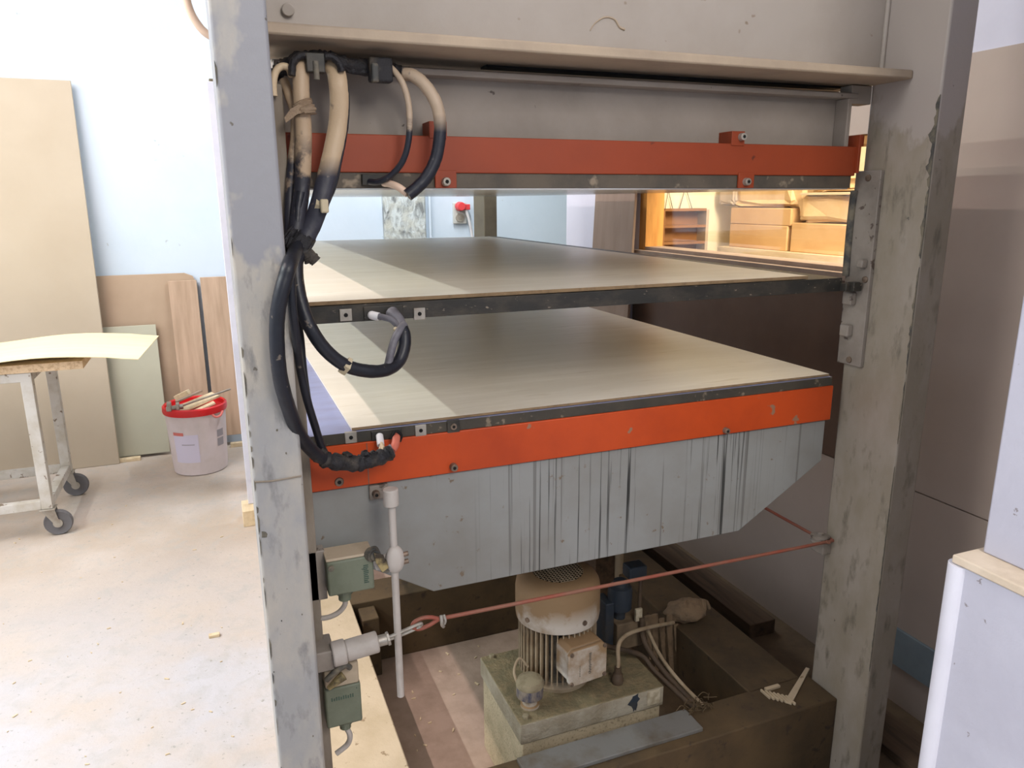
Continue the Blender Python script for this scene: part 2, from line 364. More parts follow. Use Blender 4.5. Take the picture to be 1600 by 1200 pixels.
# ------------------------------------------------------------------ the room
WY, WX, FZ = 5.42, 2.0, -H
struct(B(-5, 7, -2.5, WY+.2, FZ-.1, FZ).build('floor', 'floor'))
struct(B(-5, 7, WY, WY+.2, FZ, 1.75).build('wall_back', 'wall'))
struct(B(-5, 7, -2.7, -2.5, FZ, 1.75).build('wall_front', 'wall'))
struct(B(-5, 7, -2.5, WY+.2, 1.75, 1.85).build('ceiling', 'ceiling'))
WIN = (1.70, 3.33, -.245, .20)               # y0, y1, z0, z1 of the inner window
wr = MB()
wr.box(WX, WX+.12, -.3, WIN[0], FZ, 1.75); wr.box(WX, WX+.12, WIN[1], 4.18, FZ, 1.75)
wr.box(WX, WX+.12, WIN[0], WIN[1], FZ, WIN[2]); wr.box(WX, WX+.12, WIN[0], WIN[1], WIN[3], 1.75)
struct(wr.build('wall_right', 'lavender'))
cl = MB()
cl.box(WX-.012, WX, -.3, WIN[0], -.898, .385); cl.box(WX-.012, WX, WIN[0], WIN[1]+.02, WIN[3], .385)
cl.box(WX-.012, WX, -.3, WIN[1]+.02, -1.38, -.902)
cl.box(WX-.012, WX, -.3, 1.75, FZ, -1.512); cl.box(WX-.012, WX, 1.75, WIN[1]+.02, FZ, -1.38)
struct(B(WX-.014, WX, WIN[0]+.03, WIN[1]+.02, -.898, WIN[2]-.026).build('trim_6', 'dark_cladding'), 'darker brown cladding below the inner window')
struct(cl.build('trim_1', 'hardboard_wall'), 'brown hardboard cladding on the right wall')
struct(B(WX-.02, WX, -.3, 1.75, -1.51, -1.382).build('trim_2', 'pale_blue'))
# far wall of the store room and its shell
st = MB(); st.box(2.12, 5.2, 4.22, 4.34, FZ, 1.75)
struct(st.build('wall_store_back', 'cream_wall')); struct(B(4.6, 4.7, .2, 4.22, FZ, 1.75).build('wall_store_side', 'cream_wall'))
struct(B(2.12, 4.6, .1, .2, FZ, 1.75).build('wall_store_front', 'cream_wall'))
wn = MB(); y0, y1, z0, z1 = WIN
wn.box(WX+.0, WX+.10, y1-.06, y1, z0, z1); wn.box(WX, WX+.10, y0, y0+.05, z0, z1); wn.box(WX, WX+.10, y0+.05, y1-.06, z1-.03, z1)
wf = struct(wn.build('window_1', 'wood_frame')); 
B(WX-.04, WX+.10, y0, y1, z0-.025, z0).build('window_sill', 'ply', wf)
B(WX+.0, WX+.11, y0+.05, y1-.06, z0, z0+.016).build('window_rail', 'ply', wf)
B(WX+.05, WX+.056, y0+.05, y1-.06, z0, z1-.03).build('window_glass', 'glass', wf)
# pilaster, pipe and socket on the back wall
a, b = onY(598, 340, WY)[0], onY(663, 340, WY)[0]
struct(B(a, b, WY-.05, WY, FZ, 1.75).build('trim_3', 'pilaster', bevel=.01), 'grey mottled pilaster on the back wall')
c = onY(672, 340, WY-.02)[0]
o = MB().cyl((c, WY-.02, FZ), (c, WY-.02, 1.7), .012).build('wall_pipe', 'wall'); tag(o, 'thin white vertical pipe on the back wall beside the mottled pilaster', 'pipe')
s = onY(718, 330, WY)
k = thing('wall_socket', (s[0], WY-.03, s[2]-.08), 'grey double wall socket on the back wall seen between the platens', 'socket')
B(s[0]-.055, s[0]+.045, WY-.03, WY, s[2]-.09, s[2]+.06).build('socket_plate', 'socket', k, bevel=.004)
MB().cyl((s[0]-.01, WY-.045, s[2]-.045), (s[0]-.01, WY-.028, s[2]-.045), .03).cyl((s[0]-.01, WY-.05, s[2]-.045), (s[0]-.01, WY-.028, s[2]-.045), .012).build('socket_ring', 'zinc', k)
pl = thing('power_plug', (s[0]+.01, WY-.06, s[2]+.0), 'red plug with white cord pushed into the wall socket', 'plug')
MB().cyl((s[0]-.01, WY-.09, s[2]+.035), (s[0]-.01, WY-.031, s[2]+.035), .03, .035).box(s[0]-.005, s[0]+.06, WY-.075, WY-.035, s[2]+.01, s[2]+.05).build('plug_body', 'plug_red', pl, bevel=.004)
MB().tube([(s[0]+.03, WY-.06, s[2]+.01), (s[0]+.06, WY-.05, s[2]-.08), (s[0]+.09, WY-.03, s[2]-.25), (s[0]+.1, WY-.03, s[2]-.7)], .010).build('plug_cord', 'white_plug', pl)
# near right: half wall with ledge and upper wall
struct(B(1.25, 2.0, -.6, .885, FZ, -.672).build('wall_near_lower', 'stucco', bevel=.004))
struct(B(1.305, 2.0, -.6, .885, -.655, 1.75).build('wall_near_upper', 'stucco', bevel=.004))
struct(B(1.245, 2.0, -.6, .90, -.672, -.655).build('trim_4', 'ledge', bevel=.003), 'cream ledge on top of the near half wall')
nose = MB().cyl((1.262, .892, FZ), (1.262, .892, -.674), .022, n=24)
struct(nose.build('trim_5', 'white_panel'), 'rounded white corner trim of the near half wall')

# ------------------------------------------------------------------ the press
XL0, XL1, XR0, XR1 = .026, .110, 1.55, 1.634
CF, CB, PF = 1.305, 1.505, 1.483            # column front, column back, platen front
PX0, PX1, PB = .13, 1.495, 4.02
press = thing('hot_press', ((XL0+XR1)/2, 2.9, FZ), 'large grey and orange veneer hot press with open platens', 'press')
B(XL0, XL1, CF, CB, FZ, 1.3).build('column', 'column_l', press, bevel=.005)['label'] = 'left grey front column'
B(XR0, XR1, CF, CB, FZ, 1.3).build('column', 'column_r', press, bevel=.005)['label'] = 'right front column with worn greenish paint'
for x0, x1 in ((XL0+.03, XL1), (XR0, XR1)): B(x0, x1, 4.40, 4.60, FZ, .62).build('column', 'rear_paint', press, bevel=.005)['label'] = 'rear column'
g = onY(427, 130, 1.44)
B(XL1, .137, 1.44, 1.50, FZ, g[2]).build('edge_strip', 'strip', press, bevel=.003)
# chipped paint scar down the inner edge of the right column
rs = random.Random(3)
def scar(za, zb, w0, w1, nm):
    n = int((za-zb)/.007); L = []; R_ = []
    for i in range(n+1):
        z = za+(zb-za)*i/n; e = math.sin(math.pi*min(1, max(0, i/n)))**.4
        wd = (w0+(w1-w0)*abs(math.sin(i*.37)+.5*math.sin(i*.9))/1.5)*e
        L.append((XR0-.0009, CF+.0005, z)); R_.append((XR0-.0009, CF+.0006+wd*rs.uniform(.6, 1.1), z))
    MB().prism(L+R_[::-1], (.0012, 0, 0)).build('paint_scar', nm, press, smooth=False)
scar(.225, .02, .006, .020, 'scar'); scar(.02, -.14, .004, .012, 'scar'); scar(-.16, -.42, .002, .008, 'scar'); scar(-.44, -.60, .001, .005, 'scar'); scar(-.66, -1.25, .0008, .004, 'scar')
# weld across the left column
zw = onY(420, 752, CF)[2]
MB().tube([(XL0+.003, CF-.0005, zw+.002), (XL0+.03, CF-.0005, zw), (XL0+.06, CF-.0005, zw+.001), (XL1-.003, CF-.0005, zw+.002)], .0018, 6).build('weld_seam', 'strip', press)
rs = random.Random(5)
z = .3
while z > -1.2:
    h = rs.uniform(.012, .05); wd = rs.uniform(.0012, .0035)
    if z < -.2 or rs.random() < .25: MB().prism([(XL0+.001, CF-.0007, z), (XL0+.001+wd, CF-.0007, z-h*.3), (XL0+.001+wd*.7, CF-.0007, z-h*.8), (XL0+.001, CF-.0007, z-h)], (0, .001, 0)).build('paint_chip', 'scar', press, smooth=False)
    z -= h*rs.uniform(1, 2.6)
for px, py, r_ in ((413, 835, .006), (433, 672, .002), (447, 708, .0016), (472, 960, .0013), (489, 1150, .0015), (440, 970, .0012), (428, 1050, .0012)):
    q = onY(px, py, CF)
    MB().prism([(q[0]+r_*math.cos(a)*rs.uniform(.6, 1.1), CF-.0007, q[2]+r_*1.4*math.sin(a)*rs.uniform(.6, 1.1)) for a in [i*math.pi/4 for i in range(8)]], (0, .001, 0)).build('paint_chip', 'scar', press, smooth=False)
# crossbeam
BZ = .272
B(XL1-.02, XR0, 1.480, 1.50, BZ, 1.3).build('crossbeam_web', 'beam', press, bevel=.003)
B(XL1, XR0-.0, 1.385, 1.66, BZ-.004, BZ+.016).build('crossbeam_flange', 'beam_lip', press, bevel=.004)
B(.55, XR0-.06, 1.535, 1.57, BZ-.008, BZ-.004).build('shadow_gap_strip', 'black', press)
MB().cyl((onY(450, 15, 1.478)), (onY(450, 15, 1.468)), .011, n=20).build('bolt', 'beam', press, bevel=.002)
MB().cyl((XR0-.004, 1.476, BZ+.02), (XR0-.004, 1.476, 1.2), .006).build('weld_seam', 'beam', press)
crv = [onY(*p, 1.479) for p in ((922, 48), (930, 36), (945, 27), (960, 30), (968, 42), (976, 46))]
MB().tube(crv, (.001, .003), 6).build('scratch', 'beam_lip', press)
# ram box above the upper platen
RZ0, RZ1 = .120, .235
rb = MB(); rb.box(PX0, PX1-.02, 1.53, 1.60, RZ0, RZ1+.02); rb.box(PX0, PX1, 1.488, 1.53, RZ1, RZ1+.012)
rb.box(PX1-.03, PX1-.018, 1.488, 1.53, RZ0, RZ1); rb.box(PX0, PX1-.03, 1.60, PB, RZ0, RZ1)
rb.build('ram_box', 'ram', press, bevel=.002)
B(PX1-.02, XR0-.012, 1.49, 1.53, RZ1-.012, BZ-.006).build('ram_bracket', 'ram', press, bevel=.002)
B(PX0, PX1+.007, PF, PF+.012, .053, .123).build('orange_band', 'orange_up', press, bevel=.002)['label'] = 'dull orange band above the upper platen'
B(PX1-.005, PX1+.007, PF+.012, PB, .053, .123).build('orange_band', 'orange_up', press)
B(PX0, PX1+.006, PF+.012, PB, .055, .118).build('platen_core', 'ram', press)
up_ = B(PX0, PX1, PF+.004, PB, .024, .055).build('upper_platen', 'steel_up', press, bevel=.001)
B(PX0+.002, PX1-.002, PF+.010, PB-.005, .021, .0242).build('platen_face', 'plate_under', up_)
def bolt(px, py, Y, par, r=.0095, mat='bolt', sq=None, sqm='steel', depth=.012):
    q = onY(px, py, Y)
    if sq: B(q[0]-sq, q[0]+sq, Y-.004, Y+.003, q[2]-sq, q[2]+sq).build('bolt_pad', sqm, par, bevel=.001)
    b_ = MB().cyl((q[0], Y+.002, q[2]), (q[0], Y-depth, q[2]), r, r*.9, 16); o = b_.build('bolt', mat, par, bevel=.0008)
    MB().cyl((q[0], Y-depth+.001, q[2]), (q[0], Y-depth-.0006, q[2]), r*.45, None, 6).build('bolt_socket', 'black', o)
    return o
for px in (696, 1165):
    q = onY(px, 276, PF); B(q[0]-.022, q[0]+.022, PF-.004, PF+.002, .024, .058).build('orange_tab', 'orange_up', press, bevel=.001)
    bolt(px, 284, PF-.004, press, .009, 'zinc')
for px, py in ((684, 201), (1153, 214)):
    q = onY(px, py, PF); B(q[0]-.018, q[0]+.018, PF-.002, PF+.05, .118, .150).build('orange_tab', 'orange_up', press, bevel=.001)
    if px > 900: bolt(px+5, py, PF-.002, press, .009, 'zinc')
B(PX1+.004, PX1+.012, 1.475, 1.52, .06, .150).build('orange_tab', 'orange_up', press, bevel=.001)
B(PX1+.012, PX1+.034, 1.490, 1.51, .125, .150).build('orange_tab', 'orange_up', press, bevel=.001)
# cable box brackets on the upper platen strip
q = onY(590, 284, PF-.002); B(q[0]-.03, q[0]+.03, PF-.006, PF+.006, .030, .050).build('bolt_pad', 'steel', press, bevel=.001)
# middle platen
mp = B(PX0, PX1, PF, PB, -.233, -.199).build('middle_platen', 'steel', press, bevel=.001)
B(PX0+.002, PX1-.002, PF+.010, PB-.005, -.2342, -.2328).build('platen_face', 'plate_under', mp)  # unseen underside made bright to bounce light onto the sheet below
B(PX1-.005, XR0-.03, 1.462, 1.485, -.232, -.212).build('guide_tab', 'steel', mp, bevel=.002)
B(XR0-.045, XR0-.018, 1.452, 1.475, -.232, -.209).build('guide_tab', 'steel', mp, bevel=.002)
for px, py in ((540, 492), (655, 490)):
    bolt(px, py, PF, mp, .0045, 'black', .012, 'zinc', .0055)
q = onY(603, 492, PF); B(q[0]-.045, q[0]+.035, PF-.004, PF+.003, -.231, -.203).build('terminal_pad', 'steel', mp, bevel=.002)
# lower platen, orange band, trough
lp = B(PX0, PX1, PF, PB, -.484, -.460).build('lower_platen', 'steel_lo', press, bevel=.001, mats=['steel_top'], faces=lambda c, n: 1 if n.z > .5 else 0)
for px, py, kind in ((548, 683, 1), (596, 680, 0), (657, 672, 1), (708, 666, 2)):
    if kind == 1: bolt(px, py, PF, lp, .0045, 'black', .012, 'zinc', .0055)
    if kind == 2: bolt(px, py, PF, lp, .008, 'bolt', .014, 'steel', .006)
q = onY(606, 680, PF); B(q[0]-.035, q[0]+.03, PF-.004, PF+.003, -.484, -.462).build('terminal_pad', 'steel', lp, bevel=.002)
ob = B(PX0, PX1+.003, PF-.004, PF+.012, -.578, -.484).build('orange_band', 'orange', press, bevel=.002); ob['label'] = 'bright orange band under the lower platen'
bolt(708, 729, PF-.004, ob, .009); bolt(1133, 672, PF-.004, ob, .008); bolt(530, 753, PF-.004, ob, .010, 'bolt', None, None, .003)
q = onY(575, 740, PF); B(q[0]-.0008, q[0]+.0008, PF-.0046, PF-.003, -.577, -.486).build('band_joint', 'scar', ob)
B(PX0, PX1, PF+.012, PB, -.580, -.484).build('platen_core', 'ram', press)
zt, xm_ = -.58, (PX0+1.49)/2
poly = [(PX0, zt), (1.489, zt), (1.489, -.695), (1.227, -.858), (.39, -.858), (PX0, -.700)]
MB().prism([(x, PF+.004, z) for x, z in poly], (0, PB-PF-.02, 0)).build('press_table', 'trough', press, bevel=.002)
q = onY(590, 768, PF); B(q[0]-.018, q[0]+.022, PF-.006, PF+.006, q[2]-.016, q[2]+.016).build('bolt_pad', 'plate', press, bevel=.002); bolt(587, 771, PF-.006, press, .0085, 'bolt')
# guide plate on the right column
gp = B(XR0-.012, XR0-.0, 1.436, 1.516, -.430, .066).build('guide_plate', 'plate', press, bevel=.002)
for px, py in ((1357, 278), (1352, 437), (1327, 562)):
    q = onX(px, py, XR0-.012); MB().cyl((XR0-.010, q[1], q[2]), (XR0-.016, q[1], q[2]), .009, .008).build('bolt', 'bolt', gp, bevel=.001)
MB().tube([(XR0-.014, 1.512, .018), (XR0-.014, 1.514, -.03), (XR0-.014, 1.514, -.12), (XR0-.014, 1.512, -.198)], .009, 12, 1.1).build('rubber_buffer', 'scar', gp)
for px, py, s_ in ((1347, 412, .010), (1327, 466, .016), (1322, 516, .015)):
    q = onX(px, py, XR0-.02); B(XR0-.030, XR0-.012, q[1]-s_, q[1]+s_*.9, q[2]-s_, q[2]+s_).build('stop_block', 'plate', gp, bevel=.003)
# base frame
ZB = -1.40
bf = MB(); bf.box(XL1, .340, CB+.0, 3.9, FZ, ZB); bf.build('base_beam', 'base_l', press, bevel=.004)['label'] = 'left base beam coloured pale as lit'
B(1.333, 1.52, CB+.01, 3.9, FZ, ZB).build('base_beam', 'base', press, bevel=.004)
B(XL1, XR0, 1.400, 1.525, FZ, ZB).build('base_beam', 'base', press, bevel=.004)['label'] = 'front base beam'
B(.335, 1.333, 2.45, 2.60, FZ, ZB).build('base_beam', 'base', press, bevel=.004)['label'] = 'rear base beam'
a = onZ(1012, 1140, ZB); B(.60, 1.11, 1.43, 1.515, ZB, ZB+.012).build('cover_strip', 'cover', press, bevel=.002)
B(.36, .42, 2.36, 2.45, FZ, ZB-.02).build('cylinder_foot', 'base', press, bevel=.004)
MB().cyl((1.34, 2.3, FZ), (1.34, 2.3, -.87), .017).build('return_pipe', 'fin', press)
B(1.24, 1.32, 2.30, 2.45, FZ, -.87).build('ram_support', 'dark_wood', press)
MB().cyl((.83, 2.75, FZ+.0), (.83, 2.75, -.86), .11, n=40).build('ram_cylinder', 'base', press)
# pulley at the right column
pq = onX(1290, 850, XR0-.03)
pz = pq[2]+.005; py_ = 1.50
pu = B(XR0-.03, XR0+.002, py_-.02, py_+.025, pz-.045, pz-.012).build('pulley_bracket', 'plate', press, bevel=.003)
MB().lathe((XR0-.025, py_, pz), [(.012, -.014), (.026, -.012), (.026, -.007), (.021, -.003), (.021, .001), (.026, .004), (.026, .008), (.008, .010), (.008, .016), (.004, .017)], 32).build('pulley_wheel', 'plate', pu)

# sheets lying on the platens
tag(B(PX0+.01, 1.388, PF+.006, 3.86, -.1975, -.190).build('press_sheet', 'sheet', mats=['sheet_edge'], faces=lambda c, n: 1 if n.y < -.5 else 0), 'large tan sheet with chipped front edge on the middle platen', 'sheet')
tag(B(.229, 1.489, PF+.006, 3.86, -.4585, -.453).build('press_sheet', 'sheet', mats=['sheet_edge'], faces=lambda c, n: 1 if n.y < -.5 else 0), 'large tan sheet lying on the lower platen above the bright orange band', 'sheet')

# limit switches
def marks(mb, x0, x1, y, z0, z1, n, vertical):
    for i in range(n):
        if vertical:
            a_ = z0+(z1-z0)*i/n; mb.box(x0, x1-(.002 if i % 3 == 1 else 0), y-.0006, y+.0004, a_, a_+(z1-z0)/n*.55)
        else:
            a_ = x0+(x1-x0)*i/n; mb.box(a_, a_+(x1-x0)/n*.55, y-.0006, y+.0004, z0, z1-(.002 if i % 3 == 1 else 0))
YS = 1.40
s1 = thing('limit_switch', (.195, YS+.03, -.785), 'upper green limit switch with roller lever beside the vertical rod', 'switch', )
B(.150, .243, YS, YS+.055, -.775, -.700).build('housing', 'green', s1, bevel=.004)
B(.149, .244, YS+.002, YS+.060, -.700, -.694).build('cover', 'green_top', s1, bevel=.002)
MB().lathe((.185, YS+.028, -.80), [(.013, 0), (.013, .012), (.017, .014), (.017, .026)], 16).build('cable_gland', 'green', s1)
mm = MB(); marks(mm, .222, .232, YS, -.758, -.716, 10, True); mm.build('embossed_mark', 'mark', s1)
MB().cyl((.158, YS-.004, -.712), (.158, YS+.003, -.712), .006).build('bolt', 'scar', s1)
B(.112, .152, YS+.04, YS+.07, -.80, -.690).build('mounting_bracket', 'plate', s1, bevel=.002)
MB().cyl((.248, YS-.006, -.700), (.248, YS+.02, -.700), .011).cyl((.243, YS, -.700), (.236, YS+.01, -.700), .014).build('lever_hub', 'scar', s1)
ar = MB(); ar.prism([(.243, YS-.012, -.690), (.262, YS-.012, -.698), (.272, YS-.012, -.728), (.258, YS-.012, -.736), (.246, YS-.012, -.712)], (0, .005, 0)); ar.build('roller_lever', 'lever', s1, bevel=.001)
MB().cyl((.268, YS-.008, -.728), (.268, YS+.008, -.728), .013).build('roller', 'scar', s1, bevel=.002)
MB().tube([(.185, YS+.028, -.80), (.184, YS+.03, -.815), (.172, YS+.035, -.832), (.150, YS+.04, -.842), (.125, YS+.05, -.845)], .0055, 10).build('switch_cable', 'sleeve_grey', s1)
s2 = thing('limit_switch', (.165, YS+.03, -1.09), 'lower green limit switch below the pale grey cylinder, cable at its foot', 'switch')
B(.128, .202, YS, YS+.05, -1.078, -.985).build('housing', 'green', s2, bevel=.004)
B(.130, .200, YS+.002, YS+.05, -.985, -.935).build('head', 'green_top', s2, bevel=.004)
MB().lathe((.168, YS+.026, -1.102), [(.012, 0), (.012, .010), (.016, .012), (.016, .026)], 16).build('cable_gland', 'green', s2)
mm = MB(); marks(mm, .140, .188, YS, -1.014, -1.006, 10, False); mm.build('embossed_mark', 'mark', s2)
MB().tube([(.132, YS-.008, -.955), (.150, YS-.012, -.938), (.172, YS-.010, -.930), (.182, YS-.006, -.940)], .006, 10).build('lever_spring', 'scar', s2)
MB().tube([(.136, YS-.008, -.975), (.150, YS-.012, -.962), (.168, YS-.010, -.952)], (.005, .010), 10).build('roller_lever', 'lever', s2)
MB().tube([(.168, YS+.026, -1.10), (.176, YS+.025, -1.125), (.170, YS+.03, -1.150), (.145, YS+.03, -1.166)], .006, 10).build('switch_cable', 'sleeve_grey', s2)
# pull-rope switch: cylinder, clevis, eye; then the rope to the pulley
ps = thing('rope_pull_head', (.2, YS+.0, -.92), 'pale grey pull cylinder with clevis at the left column', 'switch')
yc = YS-.0
MB().cyl((.148, yc, -.905), (.176, yc, -.903), .026, n=24).build('collar', 'sleeve_grey', ps, bevel=.003)
MB().cyl((.176, yc, -.903), (.243, yc, -.897), .0225, n=24).build('cylinder', 'sleeve_grey', ps, bevel=.003)
MB().cyl((.243, yc, -.897), (.262, yc, -.896), .012, n=16).cyl((.262, yc, -.896), (.268, yc, -.895), .015, n=6).build('nut', 'zinc', ps, bevel=.001)
B(.108, .152, YS-.01, YS+.06, -.935, -.890).build('mounting_bracket', 'plate', ps, bevel=.003)
ck = MB(); ck.tube([(.264, yc-.004, -.890), (.285, yc-.004, -.886), (.330, yc-.002, -.876), (.338, yc, -.879), (.330, yc+.004, -.888), (.290, yc+.006, -.899), (.266, yc+.004, -.901)], .0035, 8)
ck.build('clevis', 'zinc', ps)
A = Vector((.378, yc+.005, -.878)); Bq = Vector((XR0-.025, py_-.026, pz))
ro = MB().tube([A, A.lerp(Bq, .3), A.lerp(Bq, .6), Bq, (XR0-.006, py_-.014, pz), (XR0-.001, py_+.006, pz), (XR0-.012, py_+.024, pz), (XR0-.03, py_+.05, pz+.002), (XR0-.03, 2.6, pz+.01)], .0045, 10)
ro.tube([A, A+Vector((-.018, 0, .008)), A+Vector((-.038, 0, .010)), A+Vector((-.055, 0, .004)), A+Vector((-.058, 0, -.006)), A+Vector((-.045, 0, -.014)), A+Vector((-.022, 0, -.010)), A], .0045, 10)
rp = ro.build('pull_rope', 'rope'); tag(rp, 'red coated safety rope stretched from the pull cylinder around the pulley', 'rope')
MB().tube([A+Vector((.004, -.004, .010)), A+Vector((.004, -.008, -.002)), A+Vector((.006, -.004, -.014)), A+Vector((.010, .002, -.022))], .004, 8).tube([A+Vector((.010, -.004, .010)), A+Vector((.012, -.008, -.002)), A+Vector((.011, -.004, -.012))], .003, 8).build('rope_clip', 'zinc', rp)
# vertical switching rod
rx = .288; rd = thing('switching_rod', (rx, YS, -1.04), 'vertical pale rod with round cap and oval clamp hanging under the orange band', 'rod')
MB().cyl((rx-.002, YS, -.566), (rx-.002, YS, -1.04), .0078, n=16).build('rod', 'sleeve_grey', rd, bevel=.001)
MB().cyl((rx-.003, YS, -.562), (rx-.003, YS, -.598), .0155, n=24).build('rod_cap', 'sleeve_grey', rd, bevel=.002)
MB().blob((rx-.001, YS-.004, -.715), (.019, .015, .030), 24, 0, 2.2).build('clamp', 'sleeve_grey', rd)
MB().cyl((rx+.012, YS-.006, -.707), (rx+.026, YS-.006, -.706), .005).cyl((rx+.012, YS-.006, -.724), (rx+.026, YS-.006, -.723), .005).build('clamp_screw', 'bolt', rd)
MB().prism([(rx-.004, YS+.002, -.748), (rx-.04, YS+.002, -.735), (rx-.045, YS+.002, -.715), (rx-.01, YS+.002, -.70)], (0, .004, 0)).build('clamp_arm', 'sleeve_grey', rd)

# ------------------------------------------------------------------ cables
def path(pts): return [onY(x, y, Y) for x, y, Y in pts]
def cab(name, pts, r, mat, label, flat=1.0, jit=.015, cat='cable', n=14):
    return tag(MB().tube(path(pts), r, n, flat, jit).build(name, mat), label, cat)
cA = cab('sleeved_cable', [(470, 92, 1.44), (470, 115, 1.425), (471, 160, 1.42), (474, 200, 1.42), (474, 240, 1.42), (472, 290, 1.42), (467, 330, 1.41), (462, 370, 1.40), (459, 400, 1.395)], .0145, 'sleeve', 'thick dusty sleeved cable nearest the left column with a torn tape flap', .9)
MB().tube(path([(471, 160, 1.418), (477, 172, 1.415), (479, 180, 1.415)]), .0175, 14, .9, .12).prism([onY(*p, 1.402) for p in ((468, 162), (482, 172), (480, 176), (465, 178), (447, 192), (444, 184), (454, 170))], (0, .002, 0)).build('torn_tape', 'tape_d', cA)
cB = cab('ribbon_cable', [(514, 92, 1.44), (524, 110, 1.43), (528, 130, 1.42), (530, 160, 1.42), (527, 200, 1.42), (519, 240, 1.41), (508, 285, 1.405), (499, 320, 1.40), (488, 350, 1.40), (474, 378, 1.395)], .0165, 'cable_b', 'wide flat dusty cable sleeve curving down with a cream zip tie', .55)
MB().tube(path([(535, 112, 1.43), (541, 150, 1.43), (539, 200, 1.43), (531, 245, 1.43), (521, 290, 1.42), (508, 322, 1.42), (496, 355, 1.41), (480, 390, 1.405)]), .006, 8, 1, .05).build('thin_wire', 'cable_k', cB)
MB().tube(path([(492, 319, 1.40), (499, 321, 1.40), (505, 322, 1.40)]), .016, 4, .9).build('zip_tie', 'tie', cB)
B(*(lambda q: (q[0]-.007, q[0]+.007, 1.376, 1.39, q[2]-.012, q[2]+.012))(onY(507, 322, 1.38))).build('zip_head', 'tie', cB, bevel=.003)
cab('thin_cable', [(443, 125, 1.46), (452, 150, 1.45), (461, 178, 1.44), (461, 215, 1.44), (457, 250, 1.435), (453, 300, 1.43), (452, 345, 1.42), (452, 385, 1.41)], .0085, 'sleeve', 'thin dark cable squeezed between the left column and the sleeved cable')
cab('thin_cable', [(470, 300, 1.41), (466, 325, 1.405), (464, 350, 1.40), (458, 385, 1.395)], .008, 'cable_k', 'short dark cable behind the sleeved cable above the tape knot')
cab('cream_cable', [(428, 150, 1.43), (427, 130, 1.43), (431, 112, 1.43), (440, 104, 1.43), (450, 106, 1.43), (456, 118, 1.44)], .0062, 'cream_cable', 'cream cable hook coming out of the edge strip at the left column')
# tape knot
kn = MB(); kn.tube(path([(446, 368, 1.40), (458, 376, 1.395), (470, 384, 1.39), (482, 392, 1.39)]), .022, 12, .8, .16)
kn.tube(path([(449, 378, 1.385), (464, 386, 1.375), (478, 397, 1.375), (484, 408, 1.38)]), .010, 10, .7, .2)
kn.tube(path([(480, 396, 1.375), (488, 403, 1.375), (494, 409, 1.375)]), .011, 8, .5, .1)
tag(kn.build('tape_knot', 'tape'), 'knot of black tape binding the hanging cables beside the left column', 'tape')
# lower loops
cD = cab('power_cable', [(470, 385, 1.385), (463, 410, 1.37), (464, 440, 1.36), (471, 475, 1.35), (485, 512, 1.34), (508, 546, 1.34), (540, 571, 1.35), (575, 580, 1.36), (603, 578, 1.38), (622, 566, 1.40), (631, 545, 1.41), (632, 525, 1.42), (628, 512, 1.43)], .0125, 'cable_k', 'thick black cable looping below the middle platen to its terminals')
MB().tube(path([(606, 572, 1.385), (611, 550, 1.40), (617, 530, 1.41), (626, 514, 1.42), (632, 508, 1.43)]), .008, 10).build('cable_branch', 'cable_g', cD)
MB().tube(path([(537, 569, 1.35), (541, 572, 1.35), (545, 574, 1.35)]), .017, 4, .95).build('zip_tie', 'tie', cD)
MB().tube(path([(617, 514, 1.43), (625, 517, 1.42), (634, 519, 1.43)]), .005, 8).build('zip_tie', 'tie', cD)
MB().tube(path([(630, 515, 1.43), (625, 502, 1.45), (617, 493, 1.465), (612, 489, 1.476)]), (.0085, .014), 12).build('cable_plug', 'cable_g', cD)
MB().tube(path([(624, 512, 1.435), (612, 500, 1.45), (600, 496, 1.46), (590, 494, 1.465)]), .0065, 10).build('cable_branch', 'cable_g', cD)
MB().tube(path([(592, 495, 1.464), (583, 493, 1.472), (580, 492, 1.482)]), .0085, 12).build('white_plug', 'white_plug', cD)
cE = cab('power_cable', [(464, 385, 1.385), (459, 398, 1.33), (452, 415, 1.28), (446, 435, 1.272), (438, 465, 1.268), (433, 500, 1.27), (433, 540, 1.27), (438, 590, 1.275), (450, 635, 1.29), (466, 675, 1.32), (484, 700, 1.35), (500, 714, 1.38), (515, 720, 1.40)], .0125, 'cable_k', 'thick black cable hanging in front of the left column down to the taped bundle')
cF = cab('power_cable', [(464, 388, 1.385), (458, 405, 1.30), (455, 430, 1.285), (457, 480, 1.285), (463, 530, 1.30), (470, 580, 1.34), (480, 625, 1.35), (492, 665, 1.37), (503, 700, 1.39), (512, 716, 1.40)], .0075, 'cable_k', 'slim black cable hanging between the two thick ones along the column edge')
cG = cab('power_cable', [(462, 400, 1.39), (458, 440, 1.38), (464, 490, 1.37), (470, 530, 1.37), (474, 575, 1.37), (484, 640, 1.38), (500, 690, 1.39), (510, 712, 1.405)], .0065, 'cable_k', 'slimmest black cable hanging closest to the platen ends')
bn = MB(); bn.tube(path([(494, 706, 1.385), (510, 718, 1.39), (535, 723, 1.40), (558, 724, 1.41), (582, 719, 1.42), (600, 712, 1.43), (612, 706, 1.435)]), .0155, 12, .9, .16)
rs = random.Random(11)
for i in range(16):
    px, py = 500+i*7, 718+rs.uniform(-10, 6); bn.blob(onY(px, py, 1.395+i*.0025), (.010, .008, .007), 8, .35, 2)
tb = tag(bn.build('taped_bundle', 'tape'), 'ragged black taped cable bundle in front of the bright orange band', 'cable')
MB().tube(path([(600, 713, 1.435), (608, 706, 1.44), (614, 703, 1.44)]), .0135, 12, 1, .05).build('bundle_end', 'cable_g', tb)
